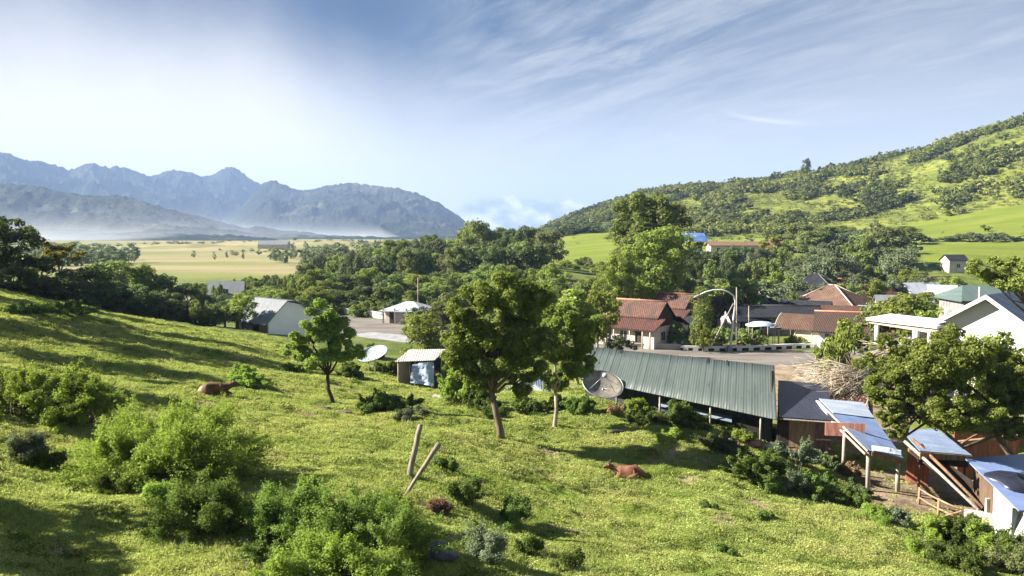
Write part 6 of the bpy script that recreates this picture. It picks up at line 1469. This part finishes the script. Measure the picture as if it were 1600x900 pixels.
MB().slab([rc[0].lerp(rc[3], .30) + Vector((0, 0, .06)), rc[1].lerp(rc[2], .30) + Vector((0, 0, .06)), rc[1].lerp(rc[2], -.02) + Vector((0, 0, .085)), rc[0].lerp(rc[3], -.02) + Vector((0, 0, .085))], .03).build('roof_sheet', tin_mat('bright_tin_sheet', (.36, .41, .50), rust_amt=.1, axis=1, pitch=.25), t, 'brighter newer sheet at the top of the roof')
for i, f0 in enumerate((0.0, .015)):
    a, b = rc[0] + Vector((-.16 - .10 * i, -.12, -.02 - .30 * i)), rc[3] + Vector((-.16 - .12 * i, -.05, -.02 - .16 * i)); MB().tube([a, a.lerp(b, .5), b], .075, 6).build('beam', WOODG, t)
MB().slab([P(1280, 626, 49.4) + Vector((-.2,0,.02)), P(1290, 628, 49.5), P(1317, 664, 45.5), P(1304, 664, 45.2)], .06).build('edge_board', WHITE, t)
for (px, y0, y1, d, lean) in ((1283, 640, 702, 48.0, -.35), (1320, 672, 734, 44.5, .0), (1357, 704, 770, 41.2, .05), (1404, 716, 740, 41.6, 0), (1350, 650, 700, 49.6, 0)):
    a = P(px, y0, d); g = Hz(a.x + lean, a.y); MB().tube([(a.x + lean, a.y, g - .3), (a.x + lean * .3, a.y, g * .4 + a.z * .6), a], [.14, .11, .10], 7).build('post', WOODG, t)
a = P(1280, 670, 47.9); MB().tube([a, (a.x - 1.5, a.y - .6, Hz(a.x - 1.5, a.y - .6) - .1)], [.07, .08], 6).build('brace', WOODG, t)
c0 = P(1384, 707, 41.2); rng = np.random.default_rng(14); V = []; nx = 16
for i in range(nx):
    for j in range(nx):
        a, b = i / (nx - 1), j / (nx - 1); pp = P(1362 + 46 * a, 697 + 8 * a + 8 * b, 41.6 - .9 * b); e = math.sin(math.pi * a) * math.sin(math.pi * b); V.append(pp + Vector((0, 0, .06 + e * (.10 + .14 * abs(perlin(a * 6, b * 5, 3))))))
m = len(V); V = V + [v - Vector((0, 0, .05)) for v in V]; fs = []
for i in range(nx - 1):
    for j in range(nx - 1): q_ = i * nx + j; fs += [(q_, q_ + nx, q_ + nx + 1, q_ + 1), (m + q_, m + q_ + 1, m + q_ + nx + 1, m + q_ + nx)]
tag(MB().add(V, fs, False).build('plastic_sheet', plain('crumpled_plastic', (.50, .56, .64), .35, .2, 4, bump=.6)), 'crumpled pale plastic sheet heaped on the lower end of the blue roof', 'plastic sheet')
bb = [P(1362, 704, 40.7), P(1410, 717, 41.2)]; MB().wallpoly([bb[0] - Vector((0,0,.28)), bb[1] - Vector((0,0,.28)), bb[1] - Vector((0,0,.06)), bb[0] - Vector((0,0,.06))], .06, (0, -1, 0)).build('eave_board', WOODB, t)

t = thing('shed', 'middle shed with a short pale tin roof and long bare rafters', 'shed', (P(1470, 700, 42).x, 42, Hz(P(1470, 700, 42).x, 42)))
rc = [P(1409, 672, 45), P(1463, 670, 46), P(1519, 711, 41.5), P(1437, 704, 41.0)]
grid_panel(rc, 4, 5, .05, .015, 2).build('roof', tin_mat('pale_blue_sheets', (.21, .27, .39), rust=(.55, .56, .58), rust_amt=.5, axis=1, pitch=.25), t)
a, b = rc[3], rc[2]; MB().wallpoly([a - Vector((0,0,.45)), b - Vector((0,0,.30)), b - Vector((0,0,.06)), a - Vector((0,0,.06))], .06, (0, -1, 0)).build('fascia', WOODT, t)
MB().wallpoly([a + Vector((.1,.3,-.85)), b + Vector((0,.3,-.75)), b + Vector((0,.3,-.3)), a + Vector((.1,.3,-.4))], .06, (0, 1, 0)).build('inner_wall', WOODD, t)
for i in range(2):
    p_, q_ = P(1414 + 12 * i, 690 - 4 * i, 42.5), P(1529 + 7 * i, 797 - 3 * i, 36.8 + .2 * i); MB().tube([p_, p_.lerp(q_, .5) + Vector((0, 0, .05)), q_], [.09, .085, .08], 6).build('rafter', WOODG if i == 0 else WOODB, t)
p_, q_ = P(1420, 705, 42.3), P(1535, 790, 37.4)
MB().slab([p_, q_, q_ + Vector((1.1, .7, .1)), p_ + Vector((1.1, .9, .2))], .06).build('side_roof', WOODD, t)
for px, d in ((1440, 42), (1512, 41.8), (1536, 37.5)): 
    a = P(px, 708 if d > 40 else 792, d); MB().tube([(a.x, a.y + .2, Hz(a.x, a.y) - .3), (a.x, a.y + .2, a.z - .1)], .08, 6).build('post', WOODB, t)
rw = [P(1425, 690, 44.5), P(1450, 706, 43.6)]; MB().wallpoly([ground_pt(P(1416, 700, 44)), ground_pt(P(1452, 700, 43.5)), P(1452, 708, 43.5), P(1420, 700, 44)], .08, (0, 1, 0)).build('wall', wood_mat('brick_red_boards', (.34, .13, .08)), t)

t = thing('shed', 'nearest shed with a broad smooth blue roof in the bottom right', 'shed', (P(1565, 780, 35.5).x, 35.5, Hz(P(1565, 780, 35.5).x, 35.5)))
rc = [P(1508, 716, 38.5), P(1625, 707, 40.5), P(1720, 800, 34.5), P(1592, 797, 33.2)]
grid_panel(rc, 5, 6, .06, .01, 3).build('roof', plain('smooth_blue_sheet', (.16, .22, .40), .45, .12, .9, stain=(.5, .56, .66), stain_amt=.4, stretch=(.3, 1, 1)), t)
WW = plain('bluish_white_wall', (.42, .43, .46), .85, .1, 1, stain=(.35, .33, .3))
a, b, c_, d_ = (rc[k].copy() for k in range(4)); a += Vector((.5, .1, -.12)); d_ += Vector((.1, .6, -.12)); c_ += Vector((-.3, .6, -.12)); b += Vector((-.3, -.3, -.12))
md_ = a.lerp(d_, .55)
MB().wallpoly([ground_pt(a), ground_pt(md_), md_, a], .12, (1, 0, 0)).build('wall', wood_mat('dark_timber_boards', (.13, .085, .055)), t)  # these boards are of dark timber
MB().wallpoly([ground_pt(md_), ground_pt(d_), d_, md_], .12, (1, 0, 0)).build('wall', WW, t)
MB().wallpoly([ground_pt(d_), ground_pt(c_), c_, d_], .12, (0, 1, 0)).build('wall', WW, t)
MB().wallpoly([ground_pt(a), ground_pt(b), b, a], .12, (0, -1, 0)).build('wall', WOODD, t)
e_ = d_.lerp(c_, .16); f_ = d_.lerp(c_, .30); MB().wallpoly([ground_pt(e_), ground_pt(f_), f_ - Vector((0,0,.5)), e_ - Vector((0,0,.5))], .05, (0, -1, 0)).build('door', DARKV, t)
p_ = P(1553, 755, 36.6); MB().box((p_.x - .3, p_.y - .2, (p_.z + Hz(p_.x, p_.y)) / 2 - .4), (.32, .14, p_.z - Hz(p_.x, p_.y) - .5)).build('shutter', CREAM, t)
# black cover lying on that roof
n = 18; cc = P(1588, 757, 36.2); V = []; k = 6; up = Vector((0, 0, 1))
for j in range(k + 1):
    for i in range(n):
        a_ = 2 * math.pi * i / n; r_ = (1.12 if j else 1.15) * (1 - (j / k) ** 2.2 * .98); w = 1 + .12 * math.sin(3 * a_ + 1) + .08 * math.sin(5 * a_)
        x_, y_ = math.cos(a_) * r_ * w * 1.15, math.sin(a_) * r_ * w * .95; pl = (rc[1] - rc[0]).cross(rc[3] - rc[0]).normalized(); pl = pl if pl.z > 0 else -pl
        zz_ = cc.z - (pl.x * x_ + pl.y * y_) / pl.z; V.append(Vector((cc.x + x_, cc.y + y_, zz_ + .03 + .42 * (j / k) ** .8 * (1 + .25 * math.sin(2 * a_)))))
fs = [(j * n + i, j * n + (i + 1) % n, (j + 1) * n + (i + 1) % n, (j + 1) * n + i) for j in range(k) for i in range(n)] + [tuple(range(n - 1, -1, -1)), tuple(range(k * n, k * n + n))]
tag(MB().add(V, fs, True).build('tarpaulin', plain('black_plastic', (.018, .02, .035), .3, .3, 2, spec=.5)), 'shiny black cover bundled on the broad blue roof', 'tarpaulin')
o = MB().tube([ground_pt(P(1596, 840, 34), -.2), ground_pt(P(1596, 840, 34), -.2) + Vector((.15, 0, 1.3)), P(1604, 800, 33.9)], [.75, .6, .25], 9).build('rock', plain('pale_boulder', (.55, .50, .44), .9, .15, 2, bump=.4)); tag(o, 'tall pale boulder against the nearest shed', 'rock')

# orange red retaining walls and planks behind the sheds
def plank_wall(pxa, ya, da, pxb, yb, db, h, mat, label, name='plank_wall', t_=.15):
    a, b = P(pxa, ya, da), P(pxb, yb, db); g0 = Hz(a.x, a.y); g1 = Hz(b.x, b.y)
    th = thing(name, label, 'wall', (a.x, a.y, g0)); m_ = (b - a); nrm = Vector((-m_.y, m_.x, 0)).normalized()
    MB().wallpoly([Vector((a.x, a.y, g0 - .3)), Vector((b.x, b.y, g1 - .3)), b, a], t_, nrm).build('boards', mat, th)
    c_ = MB().wallpoly([a + Vector((0,0,.003)) - nrm * .05, b + Vector((0,0,.003)) - nrm * .05, b + Vector((0,0,.12)) - nrm * .05, a + Vector((0,0,.12)) - nrm * .05], t_ + .1, nrm); c_.build('coping', WOODT, th); return th
plank_wall(1497, 693, 45, 1592, 683, 46.5, 1, WOODO, 'lower orange red boarded wall behind the sheds')
plank_wall(1492, 672, 50, 1612, 660, 53, 1, wood_mat('terracotta_boards', (.26, .10, .055)), 'upper terracotta boarded wall behind the orange one')
plank_wall(1286, 608, 57, 1352, 612, 56, 1, wood_mat('maroon_boards', (.26, .11, .08)), 'low maroon wall behind the long blue roof')
a, b = P(1520, 682, 43.6), P(1562, 662, 43.8); tag(MB().tube([a - Vector((.8, 0, .5)), a, b], [.05, .05, .04], 6).build('pole', WOODB), 'thin dark pole leaning over the orange red wall', 'pole')
# stone block wall by the yard
for i, (px, py, w, h, lab) in enumerate([(1522, 800, 1.1, 1.0, 'square cream block left of the pair beside the nearest shed'), (1543, 806, .9, 1.1, 'cream block right of the pair beside the nearest shed')]):
    q = G(px, 820); q = Vector((P(px, py, 36.5 - .4 * i).x, 36.5 - .4 * i, 0)); z = Hz(q.x, q.y); o = MB().box((q.x, q.y, z + h / 2 - .05), (w * .72, .5, h), Matrix.Rotation(R(-30), 3, 'Z')).build('concrete_block', CREAM, bevel=.04); tag(o, lab, 'block')
# rail fence
t = thing('rail_fence', 'crooked reddish wooden rail fence along the brown yard', 'fence', G(1440, 770))
fp = [(P(1437, 745, 39.5), .85), (P(1467, 768, 37.6), .95), (P(1502, 785, 36.6), 1.0)]
RW_ = wood_mat('reddish_rail_wood', (.34, .20, .13)); tops = []
for p_, hh in fp:
    g = Hz(p_.x, p_.y); tops.append(Vector((p_.x, p_.y, g + hh))); MB().tube([(p_.x, p_.y, g - .2), (p_.x + .03, p_.y, g + hh)], [.08, .065], 7).build('post', RW_, t)
for i in range(2):
    for dz in (-.06, -.5): MB().tube([tops[i] + Vector((0, -.07, dz)), tops[i].lerp(tops[i + 1], .5) + Vector((0, -.07, dz - .03)), tops[i + 1] + Vector((0, -.07, dz))], .045, 6).build('rail', RW_, t)
MB().tube([tops[1] - Vector((0, .08, .9)), tops[2] - Vector((0, .08, .15))], .04, 6).build('rail', RW_, t)

# ------------------------------------------------------------------ dead, bare branches piled above the lean-to
def dead_branches(c, n, L, seed, label, spread=(-150, 20)):
    rng = np.random.default_rng(seed); t = thing('dead_tree', label, 'dead tree', (c.x, c.y, Hz(c.x, c.y)))
    main = MB(); tw = MB(); base = Vector((c.x + 1.5, c.y + .5, Hz(c.x, c.y))); fk = c + Vector((1.2, .3, -.4))
    main.tube([base - Vector((0, 0, .2)), (base + fk) / 2, fk], [.2, .16, .13], 8)
    for i in range(n):
        a = R(rng.uniform(*spread)); e = rng.uniform(-.38, .22); l = L * rng.uniform(.5, 1.05); d = Vector((math.cos(a), math.sin(a) * .75, e)).normalized()
        s = fk + Vector(rng.normal(size=3)) * .35; tip = s + d * l; mid_ = s.lerp(tip, .5) + Vector((0, 0, .16 * l * rng.random())); r0 = rng.uniform(.03, .06)
        tw.tube([s, mid_, tip], [r0, r0 * .7, .01], 5)
        for k in range(5):
            f = rng.uniform(.25, .95); q = s.lerp(mid_, f * 2) if f < .5 else mid_.lerp(tip, f * 2 - 1); dd_ = (d + Vector(rng.normal(size=3)) * .45).normalized(); tw.tube([q, q + dd_ * l * rng.uniform(.15, .35)], [.022, .006], 4)
    main.build('trunk', BARK_PALE, t); o = tw.build('branches', wood_mat('bleached_twigs', (.46, .39, .29)), t); o['kind'] = 'stuff'; return t
dead_branches(P(1335, 590, 54), 190, 5.0, 3, 'bleached bare branches hanging over the lean to roof', (-225, -120))
dead_branches(P(1385, 545, 60), 50, 3.2, 4, 'grey bare branches sticking out of the sprawling bushes', (20, 200))
